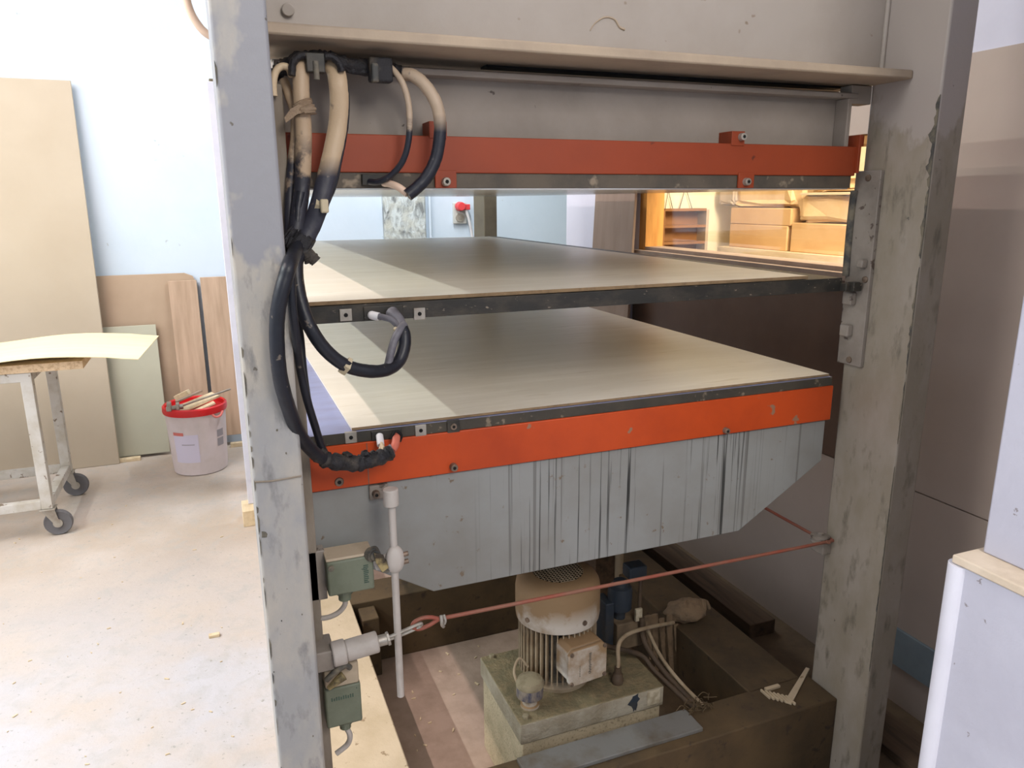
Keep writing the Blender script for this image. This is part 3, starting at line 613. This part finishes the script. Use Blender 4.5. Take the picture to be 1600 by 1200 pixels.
MB().tube(path([(612, 704, 1.44), (617, 696, 1.45), (619, 686, 1.465), (619, 680, 1.48)]), .0085, 12).build('pink_sleeve', 'pink_wire', tb)
MB().tube(path([(611, 686, 1.47), (618, 674, 1.47), (627, 680, 1.47), (625, 690, 1.47)]), .003, 8).build('black_band', 'black', tb)
MB().tube(path([(593, 712, 1.43), (598, 700, 1.44), (594, 690, 1.46)]), .004, 8).tube(path([(590, 712, 1.43), (594, 700, 1.44), (596, 692, 1.46)]), .0028, 8).build('pink_wire', 'cream_cable', tb)
MB().tube(path([(595, 696, 1.455), (594, 688, 1.465), (593, 681, 1.478)]), .0078, 12).build('white_plug', 'white_plug', tb)
# right pair
cab('thin_cable', [(596, 97, 1.45), (613, 108, 1.44), (628, 128, 1.43), (637, 155, 1.43), (640, 185, 1.43), (638, 222, 1.43), (629, 252, 1.435), (612, 273, 1.445), (592, 284, 1.46), (577, 284, 1.477)], .0058, 'cable_r', 'thin dusty cable curving into the upper platen terminal')
hz = cab('hose', [(632, 116, 1.45), (645, 118, 1.44), (663, 132, 1.43), (680, 158, 1.42), (687, 185, 1.42), (687, 215, 1.42), (681, 248, 1.42), (668, 275, 1.42), (652, 293, 1.42), (637, 305, 1.42)], .0118, 'cable_r', 'thick black hose with dusty top ending open below the upper platen', 1, .03)
MB().tube(path([(637, 303, 1.425), (622, 292, 1.44), (608, 287, 1.46), (600, 286, 1.476)]), .007, 10).build('hose_inner', 'peach_cable', hz)
# horizontal bundle under the flange with clamps
hb = MB(); hb.tube(path([(428, 118, 1.47), (445, 104, 1.46), (465, 93, 1.44), (490, 90, 1.44), (515, 92, 1.44), (545, 101, 1.45), (575, 104, 1.46), (602, 106, 1.46), (625, 112, 1.46)]), .012, 12, 1, .15)
hb.tube(path([(520, 96, 1.44), (545, 108, 1.45), (575, 113, 1.455), (600, 116, 1.455)]), .007, 10, 1, .1)
hbo = tag(hb.build('cable_bundle', 'tape'), 'dark taped cable bundle running under the crossbeam flange', 'cable')
for pts in ([(456, 118), (458, 98), (468, 88), (482, 86)], [(507, 88), (520, 90), (530, 100), (534, 112)]):
    MB().tube(path([(x, y, 1.415) for x, y in pts]), .0065, 10, 1.4, .06).build('tape_loop', 'tape', hbo)
q = onY(493, 104, 1.41); B(q[0]-.016, q[0]+.016, 1.405, 1.425, q[2]-.010, q[2]+.022).build('cable_clamp', 'steel', hbo, bevel=.002)
MB().cyl((q[0], 1.405, q[2]+.008), (q[0], 1.405, q[2]-.022), .005).build('clamp_screw', 'scar', hbo)
q = onY(598, 110, 1.43); B(q[0]-.024, q[0]+.018, 1.425, 1.45, q[2]-.020, q[2]+.022).build('cable_clamp', 'tape', hbo, bevel=.004)
q = onY(586, 112, 1.42); B(q[0]-.006, q[0]+.006, 1.415, 1.43, q[2]-.018, q[2]+.014).build('cable_clamp', 'scar', hbo, bevel=.003)
cab('hanging_cable', [(292, -60, 2.1), (289, -20, 2.1), (294, 8, 2.1), (305, 32, 2.1), (322, 52, 2.1), (345, 64, 2.1)], .0095, 'peach_cable', 'peach coloured cable sagging behind the top of the left column')

# ------------------------------------------------------------------ hydraulic unit
TX0, TX1, TY0, TY1, TZ = .632, 1.07, 1.565, 1.89, -1.338
hu = thing('hydraulic_power_unit', ((TX0+TX1)/2, (TY0+TY1)/2, FZ), 'dusty hydraulic power unit with upright electric motor under the press', 'machine')
tk = B(TX0+.006, TX1-.006, TY0+.006, TY1-.006, FZ, TZ-.05).build('tank', 'tank_side', hu, bevel=.004)
B(TX0, TX1, TY0, TY1, TZ-.062, TZ).build('tank_lid', 'tank', hu, bevel=.003)
for px, py in ((766, 1027), (818, 1122)):
    q = onZ(px, py, TZ); MB().cyl((q[0]+.006, q[1], TZ-.001), (q[0]+.006, q[1], TZ+.008), .009, n=6).build('bolt', 'cap', hu, bevel=.001)
q = onY(1020, 1090, TY0); B(q[0]-.018, q[0]+.022, TY0-.0015, TY0+.001, TZ-.050, TZ-.006).build('label_plate', 'paper', hu)
rs = random.Random(4)
q = onY(992, 1098, TY0); sp = [(q[0]+.022*math.cos(a)*rs.uniform(.5, 1.2)*(1 if math.sin(a) > 0 else .5), TY0-.001, q[2]+.030*math.sin(a)*rs.uniform(.7, 1.05)) for a in [i*math.pi/8 for i in range(16)]]
MB().prism(sp, (0, .001, 0)).build('oil_stain', 'valve', hu, smooth=False)
mc = onZ(880, 1068, TZ); MX, MY = mc[0]+.005, 1.735
RM = .105
mo = MB().lathe((MX, MY, TZ), [(.095, 0), (.098, .012), (.092, .020), (.080, .028)], 40).build('motor_flange', 'fin', hu)
MB().lathe((MX, MY, TZ), [(.082, .02), (.088, .035), (.088, .20), (.086, .215)], 40).build('motor_body', 'scar', hu)
fn = MB()
for i in range(44):
    a = 2*math.pi*i/44
    ca, sa = math.cos(a), math.sin(a); wv = Vector((-sa, ca, 0))*.0016; r0, r1 = Vector((ca, sa, 0))*.084, Vector((ca, sa, 0))*.112
    c0 = Vector((MX, MY, TZ+.035))
    fn.prism([c0+r0-wv, c0+r1-wv, c0+r1+wv, c0+r0+wv], (0, 0, .175))
fn.build('cooling_fins', 'fin', hu, smooth=False)
TOPZ = .335
cw = MB().lathe((MX, MY, TZ), [(.116, .200), (.118, .196), (.120, .21), (.120, .285), (.117, .302), (.108, .316), (.090, .325), (.072, .328), (.070, .322), (.03, .321)], 48).build('fan_cowl', 'motor', hu)
gr = MB()
for i in range(-7, 8):
    d = i*.0095; L = math.sqrt(max(.070**2-d*d, 0))
    gr.tube([(MX-L, MY+d, TZ+.327), (MX+L, MY+d, TZ+.327)], .0014, 5, seg=1); gr.tube([(MX+d, MY-L, TZ+.328), (MX+d, MY+L, TZ+.328)], .0014, 5, seg=1)
gr.build('cowl_grille', 'fin', cw)
MB().lathe((MX, MY, TZ), [(.071, .3225), (.071, .3235), (.001, .3236)], 40).build('cowl_hole', 'black', cw)
for a in (-2.75, -1.35): MB().cyl((MX+.116*math.cos(a), MY+.116*math.sin(a), TZ+.222), (MX+.124*math.cos(a), MY+.124*math.sin(a), TZ+.222), .007).build('bolt', 'bolt', cw)
# terminal box on the front of the motor
ang = math.radians(-84); dv = Vector((math.cos(ang), math.sin(ang), 0)); sv = Vector((-dv.y, dv.x, 0))
def tbx(s0, s1, d0, d1, z0_, z1_, cut=.012):
    base = Vector((MX, MY, TZ))
    poly_ = [(s0+cut, z0_), (s1-cut, z0_), (s1, z0_+cut), (s1, z1_-cut), (s1-cut, z1_), (s0+cut, z1_), (s0, z1_-cut), (s0, z0_+cut)]
    return MB().prism([base+sv*s_+dv*d0+Vector((0, 0, z_)) for s_, z_ in poly_], dv*(d1-d0))
tbo = tbx(-.058, .058, .09, .150, .075, .180).build('terminal_box', 'motor', hu, bevel=.003)
tbx(-.061, .061, .150, .162, .070, .178, .014).build('box_lid', 'motor', tbo, bevel=.003)
for s_, z_ in ((-.052, .080), (.052, .080), (-.052, .168), (.052, .168)):
    p = Vector((MX, MY, TZ+z_))+sv*s_; MB().cyl(p+dv*.161, p+dv*.166, .0055).build('bolt', 'bolt', tbo)
mk = MB(); rs = random.Random(2)
for i in range(13):
    p = Vector((MX, MY, TZ+.095+i*.005))+sv*(.006+rs.uniform(-.001, .001))+dv*.1618
    mk.prism([p-sv*rs.uniform(.002, .006), p+sv*rs.uniform(.002, .006), p+sv*.003+Vector((0, 0, .0028)), p-sv*.003+Vector((0, 0, .0024))], dv*.0008)
for i in range(7):
    p = Vector((MX, MY, TZ+.095+i*.005))+sv*(-.026)+dv*.1618
    mk.prism([p-sv*.0015, p+sv*.0015, p+sv*.001+Vector((0, 0, .003)), p-sv*.001+Vector((0, 0, .003))], dv*.0008)
mk.build('worn_lettering', 'scar', tbo, smooth=False)
# filler cap
q = onZ(832, 1112, TZ); fx, fy = q[0]+.004, q[1]+.028
fc = MB().lathe((fx, fy, TZ), [(.026, 0), (.026, .006), (.020, .008), (.020, .030)], 24).build('filler_neck', 'motor', hu)
MB().lathe((fx, fy, TZ), [(.030, .028), (.037, .034), (.037, .062), (.034, .066)], 32).build('filler_cap', 'cap_side', hu)
MB().lathe((fx, fy, TZ), [(.038, .064), (.038, .074), (.033, .082), (.018, .087), (.004, .088)], 32).build('cap_dust', 'cap', hu)
MB().tube([(fx-.03, fy+.01, TZ+.06), (fx-.034, fy+.03, TZ+.095), (fx-.01, fy+.05, TZ+.115), (fx+.012, fy+.04, TZ+.09)], .0035, 8).build('cap_wire', 'fin', hu)
# valve block behind the motor
vx, vy = 1.03, 1.80
q1 = onY(975, 960, vy); q2 = onY(975, 900, vy)
B(q1[0]-.045, q1[0]+.045, vy-.04, vy+.05, TZ, q1[2]-.005).build('valve_block', 'valve_b', hu, bevel=.004)
B(q1[0]-.075, q1[0]-.045, vy-.02, vy+.05, TZ+.0, q1[2]+.06).build('valve_block', 'valve', hu, bevel=.004)
MB().lathe((q2[0]-.012, vy, q1[2]-.005), [(.018, 0), (.018, .03), (.036, .034), (.038, .09), (.034, .105), (.024, .110), (.02, .125)], 28).build('solenoid', 'valve', hu)
B(q2[0]+.01, q2[0]+.070, vy-.02, vy+.03, q2[2]-.01, q2[2]+.030).build('solenoid_plug', 'valve', hu, bevel=.005)
B(q1[0]+.012, q1[0]+.034, vy-.05, vy-.042, q1[2]+.0, q1[2]+.04).build('label_plate', 'paper', hu)
MB().cyl((q2[0]+.040, vy-.03, TZ), (q2[0]+.040, vy-.03, q2[2]), .006).build('pressure_line', 'hose', hu)
q = onZ(966, 1068, TZ)
MB().lathe((q[0], q[1]+.005, TZ), [(.016, 0), (.018, .012), (.016, .016), (.014, .028), (.010, .032), (.010, .05)], 20).build('pipe_fitting', 'hose', hu)
MB().tube([(q[0], q[1]+.005, TZ+.04), onY(966, 1035, q[1]+.007), onY(966, 1010, q[1]+.012), onY(974, 996, q[1]+.03), onY(990, 987, q[1]+.06), onY(1020, 979, q[1]+.13), onY(1052, 973, q[1]+.24)], .006, 10).build('steel_pipe', 'fin', hu)
q = onY(1000, 1010, 1.72)
MB().tube([Vector((MX, MY, TZ+.12))+Vector((.09, -.04, 0)), onY(945, 1008, 1.70), onY(985, 1018, 1.70), onY(1005, 1026, 1.69), onY(1020, 1045, 1.66), onY(1045, 1070, 1.62), onY(1075, 1098, 1.57), onY(1098, 1118, 1.53)], .0075, 10, 1, .05).build('motor_cable', 'hose', hu)
tag(MB().tube([onY(1003, 965, 1.75), onY(1006, 1000, 1.73), onY(1030, 1040, 1.68), onY(1060, 1075, 1.62), onY(1092, 1106, 1.55), onY(1105, 1118, 1.52)], .009, 10, 1, .05).build('hydraulic_hose', 'hose'), 'dark hose running down from the valve block to the front base beam', 'hose')
tag(MB().tube([onY(1012, 985, 1.78), onY(1030, 1022, 1.72), onY(1056, 1058, 1.65), onY(1090, 1094, 1.58), onY(1108, 1110, 1.53)], .006, 10, 1, .05).build('hydraulic_hose', 'fin'), 'thin tan hose beside the dark one right of the tank', 'hose')
# fibre clump where the hoses reach the beam
rs = random.Random(9); fb = MB(); c0 = onZ(1090, 1108, ZB+.004)
for i in range(46):
    a = rs.uniform(0, 6.28); r_ = rs.uniform(.01, .045); p = Vector(c0)+Vector((rs.uniform(-.04, .04), rs.uniform(-.02, .02), rs.uniform(.002, .02)))
    fb.tube([p, p+Vector((r_*math.cos(a)*.5, r_*math.sin(a)*.4, rs.uniform(0, .016))), p+Vector((r_*math.cos(a), r_*math.sin(a)*.6, rs.uniform(-.002, .01)))], .0014, 4, seg=3)
tag(fb.build('fibre_tangle', 'base'), 'tangle of dusty fibres on the front base beam by the hose ends', 'debris', None, 'stuff')
# rag on the right base beam with hanging strips
rg = MB(); rs = random.Random(12)
pa = onZ(1072, 958, ZB+.03)
rg.blob((pa[0]+.005, pa[1]+.01, ZB+.034), (.075, .055, .034), 22, .22, 2.2)
for i in range(14):
    a = rs.uniform(0, 3.1); rg.tube([Vector(pa)+Vector((-.055+.01*i, -.03+rs.uniform(-.01, .02), .0+rs.uniform(-.01, .02))), Vector(pa)+Vector((-.04+.01*i, .01, .022+rs.uniform(-.005, .006))), Vector(pa)+Vector((-.03+.01*i, .045, rs.uniform(-.01, .015)))], .007, 6, 1, .25, 4)
tag(rg.build('bundled_rag', 'rag', subsurf=1), 'crumpled brown rag lying on the inner edge of the right base beam', 'rag')
cu = MB()
for px, ty, by, rr in ((1012, 962, 1030, .012), (1022, 960, 1050, .014), (1034, 966, 1040, .011), (1046, 960, 1070, .013), (1056, 975, 1050, .009)):
    cu.tube([onY(px, ty, 1.90), onY(px+2, (ty+by)/2, 1.89), onY(px+5, by, 1.88)], (rr, rr*.5), 8, .4, .15)
tag(cu.build('hanging_cloth', 'rag'), 'grey cloth strips hanging in folds left of the crumpled rag', 'cloth')
# wood scraps on the right beam corner
def flat_stick(name, p, q_, w_, th, zc, mat, label):
    p, q_ = Vector(p), Vector(q_); d = (q_-p); d.z = 0; d.normalize(); s_ = Vector((-d.y, d.x, 0))*w_/2
    return tag(MB().prism([p+s_, p-s_, q_-s_*.6, q_+s_*.6], (0, 0, th)).build(name, mat, bevel=.001), label, 'wood scrap')
flat_stick('wood_sliver', onZ(1231, 1100, ZB+.001), onZ(1262, 1046, ZB+.001), .020, .006, 0, 'base_l', 'narrow wood sliver standing across the right base beam corner')
cm = MB()
for i in range(7):
    q = onZ(1196+i*6.5, 1086+i*1.6, ZB+.001); cm.box(q[0]-.003, q[0]+.003, q[1]-.020, q[1]+.020, ZB+.0005, ZB+.008)
q = onZ(1213, 1082, ZB); cm.box(q[0]-.025, q[0]+.025, q[1]+.012, q[1]+.024, ZB+.0005, ZB+.008)
tag(cm.build('toothed_scrap', 'base_l', bevel=.001), 'small toothed wood scrap left of the sliver on the front beam corner', 'wood scrap')
# rail and timber between the press and the right wall
tag(B(1.60, 1.66, 1.53, 4.1, FZ, FZ+.10).build('steel_rail', 'dark_wood', bevel=.003), 'dark steel rail on the floor behind the right base beam', 'rail')
tag(B(1.78, 1.90, 2.05, 4.1, FZ, FZ+.06).build('timber_plank', 'dark_wood', bevel=.003), 'long dark timber on the floor along the right wall', 'plank')
tag(B(1.76, 1.90, .95, 1.52, FZ, FZ+.03).build('floor_strip', 'dark_wood', bevel=.002), 'low dark strip on the floor right of the right column', 'rail')  # low dark box along a dark band on the floor

# ------------------------------------------------------------------ back left: boards, cart, bucket
tag(leaning(-1.75, -.700, 5.228, 5.385, FZ, .706, .018).build('fibreboard_sheet', 'mdf', bevel=.004), 'tallest tan fibreboard leaning on the back wall behind the cart', 'board')
tag(leaning(-1.0, -.128, 5.375, 5.405, FZ, -.452, .010, .07).build('fibreboard_sheet', 'mdf_brown', bevel=.002), 'wide brown fibreboard with rounded corner behind the greenish sheet', 'board')
tag(leaning(-.80, -.402, 5.30, 5.36, FZ+.02, -.775, .012).build('fibreboard_sheet', 'mdf_green', bevel=.002), 'pale greenish fibreboard between the tallest board and the bucket', 'board')
tag(leaning(-.300, -.128, 5.32, 5.385, FZ, -.500, .014).build('plank', 'plank', bevel=.002), 'rough narrow plank leaning on the wall right behind the bucket', 'board')
tag(leaning(-.105, .06, 5.335, 5.400, FZ+.08, -.485, .018).build('plank', 'plank', bevel=.002), 'rough plank leaning beside the left column, rightmost on the back wall', 'board')
q = onZ(200, 722, FZ); tag(B(q[0]-.075, q[0]+.075, q[1]-.0, q[1]+.045, FZ, FZ+.022).build('wood_batten', 'wood', bevel=.002), 'short pale batten on the floor at the foot of the greenish sheet', 'batten')
tag(B(-.02, .10, 5.28, 5.31, FZ, FZ+.03).build('wood_batten', 'wood', bevel=.002), 'pale batten on the floor right of the bucket by the column', 'batten')
# white board edge behind the left column
z_t = onY(325, 125, 3.98)[2]
tag(MB().prism([(.044, 3.96, FZ+.09), (.040, 4.02, z_t), (.040, 4.04, z_t), (.044, 3.98, FZ+.09)], (.075, 0, 0)).build('white_board', 'white_panel', bevel=.002), 'tall white board standing on a wood block behind the left column', 'board')
q = onZ(388, 823, FZ); tag(B(q[0]-.022, q[0]+.08, q[1], q[1]+.16, FZ, FZ+.088).build('wood_block', 'wood', bevel=.003), 'pale wood block under the tall white board', 'block')

cart = thing('trolley', (-1.5, 4.43, FZ), 'white painted steel trolley on castors in front of the tallest board', 'trolley')
CX = -.905; CX2 = -2.0; F0, F1 = 4.15, 4.71; CT = -.795
for x in (CX, CX2):
    for y in (F0, F1):
        B(x-.025, x+.025, y-.025, y+.025, -1.50, CT-.04).build('leg', 'cart', cart, bevel=.003)
for y in (F0, F1):
    B(CX2-.025, CX+.025, y-.025, y+.025, CT-.045, CT).build('top_rail', 'cart', cart, bevel=.003)
    B(CX2, CX-.025, y-.022, y+.022, -1.50, -1.455).build('bottom_rail', 'cart', cart, bevel=.003)
for x in (CX, CX2):
    B(x-.025, x+.025, F0+.025, F1-.025, CT-.045, CT).build('top_rail', 'cart', cart, bevel=.003)
    B(x-.022, x+.022, F0+.025, F1-.025, -1.50, -1.455).build('bottom_rail', 'cart', cart, bevel=.003)
for x in (CX, CX2):
    for y in (F0, F1):
        cs = B(x-.035, x+.035, y-.035, y+.035, -1.506, -1.50).build('castor', 'zinc', cart, bevel=.001)
        wx = x+.035
        for sgn in (-1, 1):
            MB().prism([(x-.03, y+sgn*.026, -1.505), (x+.03, y+sgn*.026, -1.505), (wx+.012, y+sgn*.026, FZ+.062), (wx-.01, y+sgn*.026, FZ+.058)], (0, .003, 0)).build('castor_fork', 'zinc', cs)
        MB().lathe((wx, y, FZ+.066), [(.030, -.014), (.052, -.013), (.062, -.017), (.066, -.008), (.066, .008), (.062, .017), (.052, .013), (.030, .014)], 32, axis=1).build('castor_wheel', 'rubber', cs)
        MB().cyl((wx, y-.024, FZ+.066), (wx, y+.024, FZ+.066), .022).build('castor_hub', 'zinc', cs)
tag(B(-2.1, -.655, F0-.03, F1+.05, CT+.001, CT+.041).build('chipboard_panel', 'wood', bevel=.001, mats=['chip'], faces=lambda c, n: 1 if abs(n.z) < .5 else 0), 'thick chipboard panel lying on the trolley', 'panel')
# yellow veneer, bowed, overhanging to the right
vz = CT+.043
vn = MB(); top = []; N = 24
ya, yb = 4.05, 4.62
for i in range(N+1):
    x = -2.2 + (1.80)*i/N
    lift = .010+.030*math.sin(math.pi*max(0, min(1, (x+1.3)/.95)))**2 - (.012 if x > -.55 else 0)*((x+.55)/.15 if x > -.55 else 0)
    top.append((x, ya+(.0), vz+lift)); top.append((x+.06, yb+.05, vz+lift+.012))
f = [(2*i, 2*i+2, 2*i+3, 2*i+1) for i in range(N)]
vn.add(top, f); n0 = len(top); vn.add([(x, y, z-.003) for x, y, z in top], [tuple(reversed(q)) for q in f])
vn.f += [(2*i, 2*i+n0, 2*i+2+n0, 2*i+2) for i in range(N)] + [(2*i+1, 2*i+3, 2*i+3+n0, 2*i+1+n0) for i in range(N)] + [(0, 1, 1+n0, n0), (2*N, 2*N+n0, 2*N+1+n0, 2*N+1)]
tag(vn.build('veneer_sheet', 'veneer'), 'pale yellow veneer sheet curving over the chipboard on the trolley', 'veneer')
# bucket
bx, by = -.204, 4.93
bk = thing('plastic_bucket', (bx, by, FZ), 'milky plastic bucket with red rim full of wood offcuts', 'bucket')
MB().lathe((bx, by, FZ), [(.150, 0), (.158, .006), (.162, .05), (.176, .36), (.178, .40), (.172, .40), (.168, .36), (.154, .05), (.01, .045)], 48).build('bucket_body', 'bucket', bk)
MB().lathe((bx, by, FZ), [(.176, .385), (.186, .385), (.190, .40), (.188, .425), (.180, .432), (.172, .425), (.170, .400)], 48).build('bucket_rim', 'red', bk)
def patch(a0, a1, z0_, z1_, mat, nm, off=.0012):
    mb = MB(); n = 8; v = []
    for i in range(n+1):
        a = math.radians(a0+(a1-a0)*i/n)
        for z_ in (z0_, z1_):
            r = .162+(.014)*(z_-.05)/.31+off; v.append((bx+r*math.cos(a), by+r*math.sin(a), FZ+z_))
    mb.add(v, [(2*i, 2*i+2, 2*i+3, 2*i+1) for i in range(n)]); return mb.build(nm, mat, bk)
patch(-140, -88, .09, .27, 'label_white', 'bucket_label'); patch(-140, -116, .265, .285, 'label_red', 'label_print', .002)
patch(-122, -96, .205, .21, 'label_grey', 'label_print', .002); patch(-48, -30, .17, .22, 'label_grey', 'label_print'); patch(-48, -30, .23, .275, 'label_grey', 'label_print')
MB().tube([(bx+.10, by-.165, FZ+.385), (bx+.12, by-.165, FZ+.368), (bx+.145, by-.15, FZ+.372), (bx+.16, by-.12, FZ+.39)], .007, 8).build('handle_clip', 'label_red', bk)
# offcuts in the bucket
def piece(name, a, b, w_, th, mat, label, cat='offcut'):
    a, b = Vector(a), Vector(b); d = (b-a).normalized(); s_ = d.cross(Vector((0, 0, 1))).normalized()*w_/2; u = s_.cross(d).normalized()*th
    if u.z < 0: u = -u
    return tag(MB().prism([a+s_, a-s_, b-s_, b+s_], u).build(name, mat, bevel=.002), label, cat)
R0 = FZ+.425
piece('wood_offcut', (bx-.13, by-.08, R0-.03), (bx+.13, by+.02, R0+.035), .13, .012, 'wood', 'broad pale wood offcut lying across the bucket rim')
piece('wood_offcut', (bx-.02, by-.12, R0-.035), (bx+.12, by-.09, R0+.012), .05, .012, 'wood', 'small wood offcut at the front of the bucket')
piece('thin_stick', (bx-.14, by-.13, R0-.0), (bx+.22, by-.03, R0+.075), .012, .010, 'zinc', 'long thin stick poking out of the bucket to the right', 'stick')
piece('dark_stick', (bx-.10, by-.06, R0+.030), (bx+.05, by+.02, R0+.068), .022, .012, 'ply', 'dark brown stick on top of the bucket offcuts', 'stick')
piece('round_offcut', (bx-.10, by+.05, R0+.02), (bx-.02, by+.02, R0+.06), .04, .03, 'wood', 'short blocky offcut at the back of the bucket')
cl_ = thing('clamp_tool', (bx-.12, by-.1, R0), 'grey metal clamp lying on the left rim of the bucket', 'tool')
MB().cyl((bx-.155, by-.12, R0+.01), (bx-.06, by-.12, R0+.02), .014, .016).build('clamp_body', 'zinc', cl_)
B(bx-.150, bx-.125, by-.145, by-.09, R0+.0, R0+.052).build('clamp_jaw', 'zinc', cl_, bevel=.004)
B(bx-.100, bx-.08, by-.145, by-.10, R0+.002, R0+.045).build('clamp_jaw', 'zinc', cl_, bevel=.004)

# floor litter
tag(B(*(lambda q: (q[0]-.02, q[0]+.02, q[1]-.008, q[1]+.012, FZ, FZ+.012))(onZ(335, 995, FZ))).build('wood_chip', 'wood', bevel=.002), 'small lone wood chip on the floor left of the column', 'chip')
sv_ = MB(); rs = random.Random(21)
for i in range(60):
    px, py = rs.uniform(-50, 400), rs.uniform(770, 1200)
    if i > 44: px, py = rs.uniform(640, 750), rs.uniform(1010, 1180)
    q = onZ(px, py, FZ); a = rs.uniform(0, 6.28); L = rs.uniform(.004, .018); w_ = L*.15
    d = Vector((math.cos(a), math.sin(a), 0))*L; s_ = Vector((-d.y, d.x, 0))*.18
    p = Vector((q[0], q[1], FZ+.0005)); sv_.prism([p+s_, p-s_, p+d-s_*.6, p+d+s_*.6], (0, 0, .003))
tag(sv_.build('wood_shavings', 'wood'), 'scattered wood shavings on the concrete floor', 'shavings', None, 'stuff')

# ------------------------------------------------------------------ right: plywood, store room
q0, q1 = onX(928, 345, 1.93), onX(990, 345, 1.93)
tag(MB().prism([(1.86, q0[1], FZ), (1.86, q1[1]-.03, FZ), (1.965, q1[1]+.03, .45), (1.965, q0[1]+.02, .45)], (.014, 0, 0)).build('plywood_sheet', 'ply', bevel=.002), 'brown plywood sheet leaning on the right wall beside the inner window', 'board')
SX = 3.10
def sbox(px0, px1, pyt, pyb, X, d, name, mat, label, cat, soft=False, dy=0):
    a, b = onX(px0, pyt, X), onX(px1, pyb, X); zt_, zb_ = a[2], b[2]
    y_lo, y_hi = min(a[1], b[1]), max(a[1], b[1])
    if soft:
        o = MB().blob((X+d/2, (y_lo+y_hi)/2, (zt_+zb_)/2), (d/2, (y_hi-y_lo)/2, (zt_-zb_)/2), 20, .035, 5).build(name, mat)
    else: o = B(X, X+d, y_lo, y_hi, zb_, zt_).build(name, mat, bevel=.006)
    return tag(o, label, cat)
zs = -.30
rk = thing('storage_shelf', (SX+.25, 2.9, FZ), 'pale storage shelf behind the inner window carrying cartons', 'shelf')
B(SX-.05, SX+.5, 1.9, 4.1, zs-.03, zs).build('shelf_board', 'wood', rk)
for y in (1.95, 3.0, 4.05):
    for x in (SX, SX+.45): B(x-.02, x+.02, y-.02, y+.02, FZ, zs-.03).build('leg', 'wood', rk)
def cart_on(y0_, y1_, z0_, z1_, name, mat, label, cat, soft=False, x0=SX, d=.4):
    if soft: o = MB().blob((x0+d/2, (y0_+y1_)/2, (z0_+z1_)/2), (d/2, (y1_-y0_)/2, (z1_-z0_)/2), 26, .075, 6).build(name, mat, smooth=False)
    else: o = B(x0, x0+d, y0_, y1_, z0_, z1_).build(name, mat, bevel=.006)
    return tag(o, label, cat)
cart_on(3.52, 4.05, zs, -.155, 'carton', 'carton', 'lowest brown carton at the left end of the storage shelf', 'box')
cart_on(3.50, 4.05, -.155, -.055, 'carton', 'carton', 'flat brown carton in the middle of the left stack behind the window', 'box')
cart_on(3.45, 4.08, -.055, .12, 'wrapped_parcel', 'wrap', 'paper wrapped parcel on top of the left carton stack', 'parcel', True)
cart_on(3.00, 3.49, zs, -.135, 'carton', 'carton', 'brown carton second from the left on the storage shelf', 'box')
cart_on(2.98, 3.48, -.135, .02, 'wrapped_parcel', 'wrap', 'bulging wrapped parcel on the second carton', 'parcel', True)
cart_on(2.35, 2.98, zs, -.125, 'carton', 'carton', 'wide brown carton at the right of the storage shelf', 'box')
cart_on(2.38, 2.96, -.125, .015, 'wrapped_parcel', 'wrap', 'loose wrapped parcel on the wide right carton', 'parcel', True)
tag(B(SX-.02, SX+.08, 2.40, 3.42, .016, .030).build('wood_strip', 'wood', bevel=.002), 'thin pale strip lying on top of the right parcels', 'strip')
cart_on(2.45, 3.40, .031, .11, 'wrapped_parcel', 'wrap', 'long flat wrapped parcel uppermost on the right stacks', 'parcel', True)
cart_on(4.00, 4.17, -.04, .085, 'grey_bundle', 'grey_wrap', 'small grey bundle overhanging the left end of the stacks', 'bundle', True, SX-.02, .2)
a, b = onY(1022, 328, 4.2), onY(1090, 402, 4.2)
hp = thing('hanging_cabinet', ((a[0]+b[0])/2, 4.16, b[2]), 'brown open cabinet hanging by cords on the store room wall', 'cabinet')
B(a[0], b[0], 4.195, 4.215, b[2], a[2]).build('back_panel', 'shelf_brown', hp); B(a[0], a[0]+.02, 4.10, 4.195, b[2], a[2]).build('side_panel', 'shelf_brown', hp)
B(b[0]-.02, b[0], 4.10, 4.195, b[2], a[2]).build('side_panel', 'grey_wrap', hp)
for k_ in range(4):
    z_ = b[2]+(a[2]-b[2])*k_/3; B(a[0]+.02, b[0]-.02, 4.10, 4.195, z_-.008, z_+.008).build('shelf', 'shelf_brown', hp)
xm2 = (a[0]+b[0])/2
MB().tube([(a[0]+.08, 4.2, a[2]), (a[0]+.1, 4.2, a[2]+.12), (a[0]+.14, 4.2, a[2])], .003, 6, seg=1).tube([(b[0]-.16, 4.2, a[2]), (b[0]-.12, 4.2, a[2]+.14), (b[0]-.06, 4.2, a[2])], .003, 6, seg=1).build('hanging_cord', 'scar', hp)

for o in bpy.data.objects:
    if '_o' in o: del o['_o']
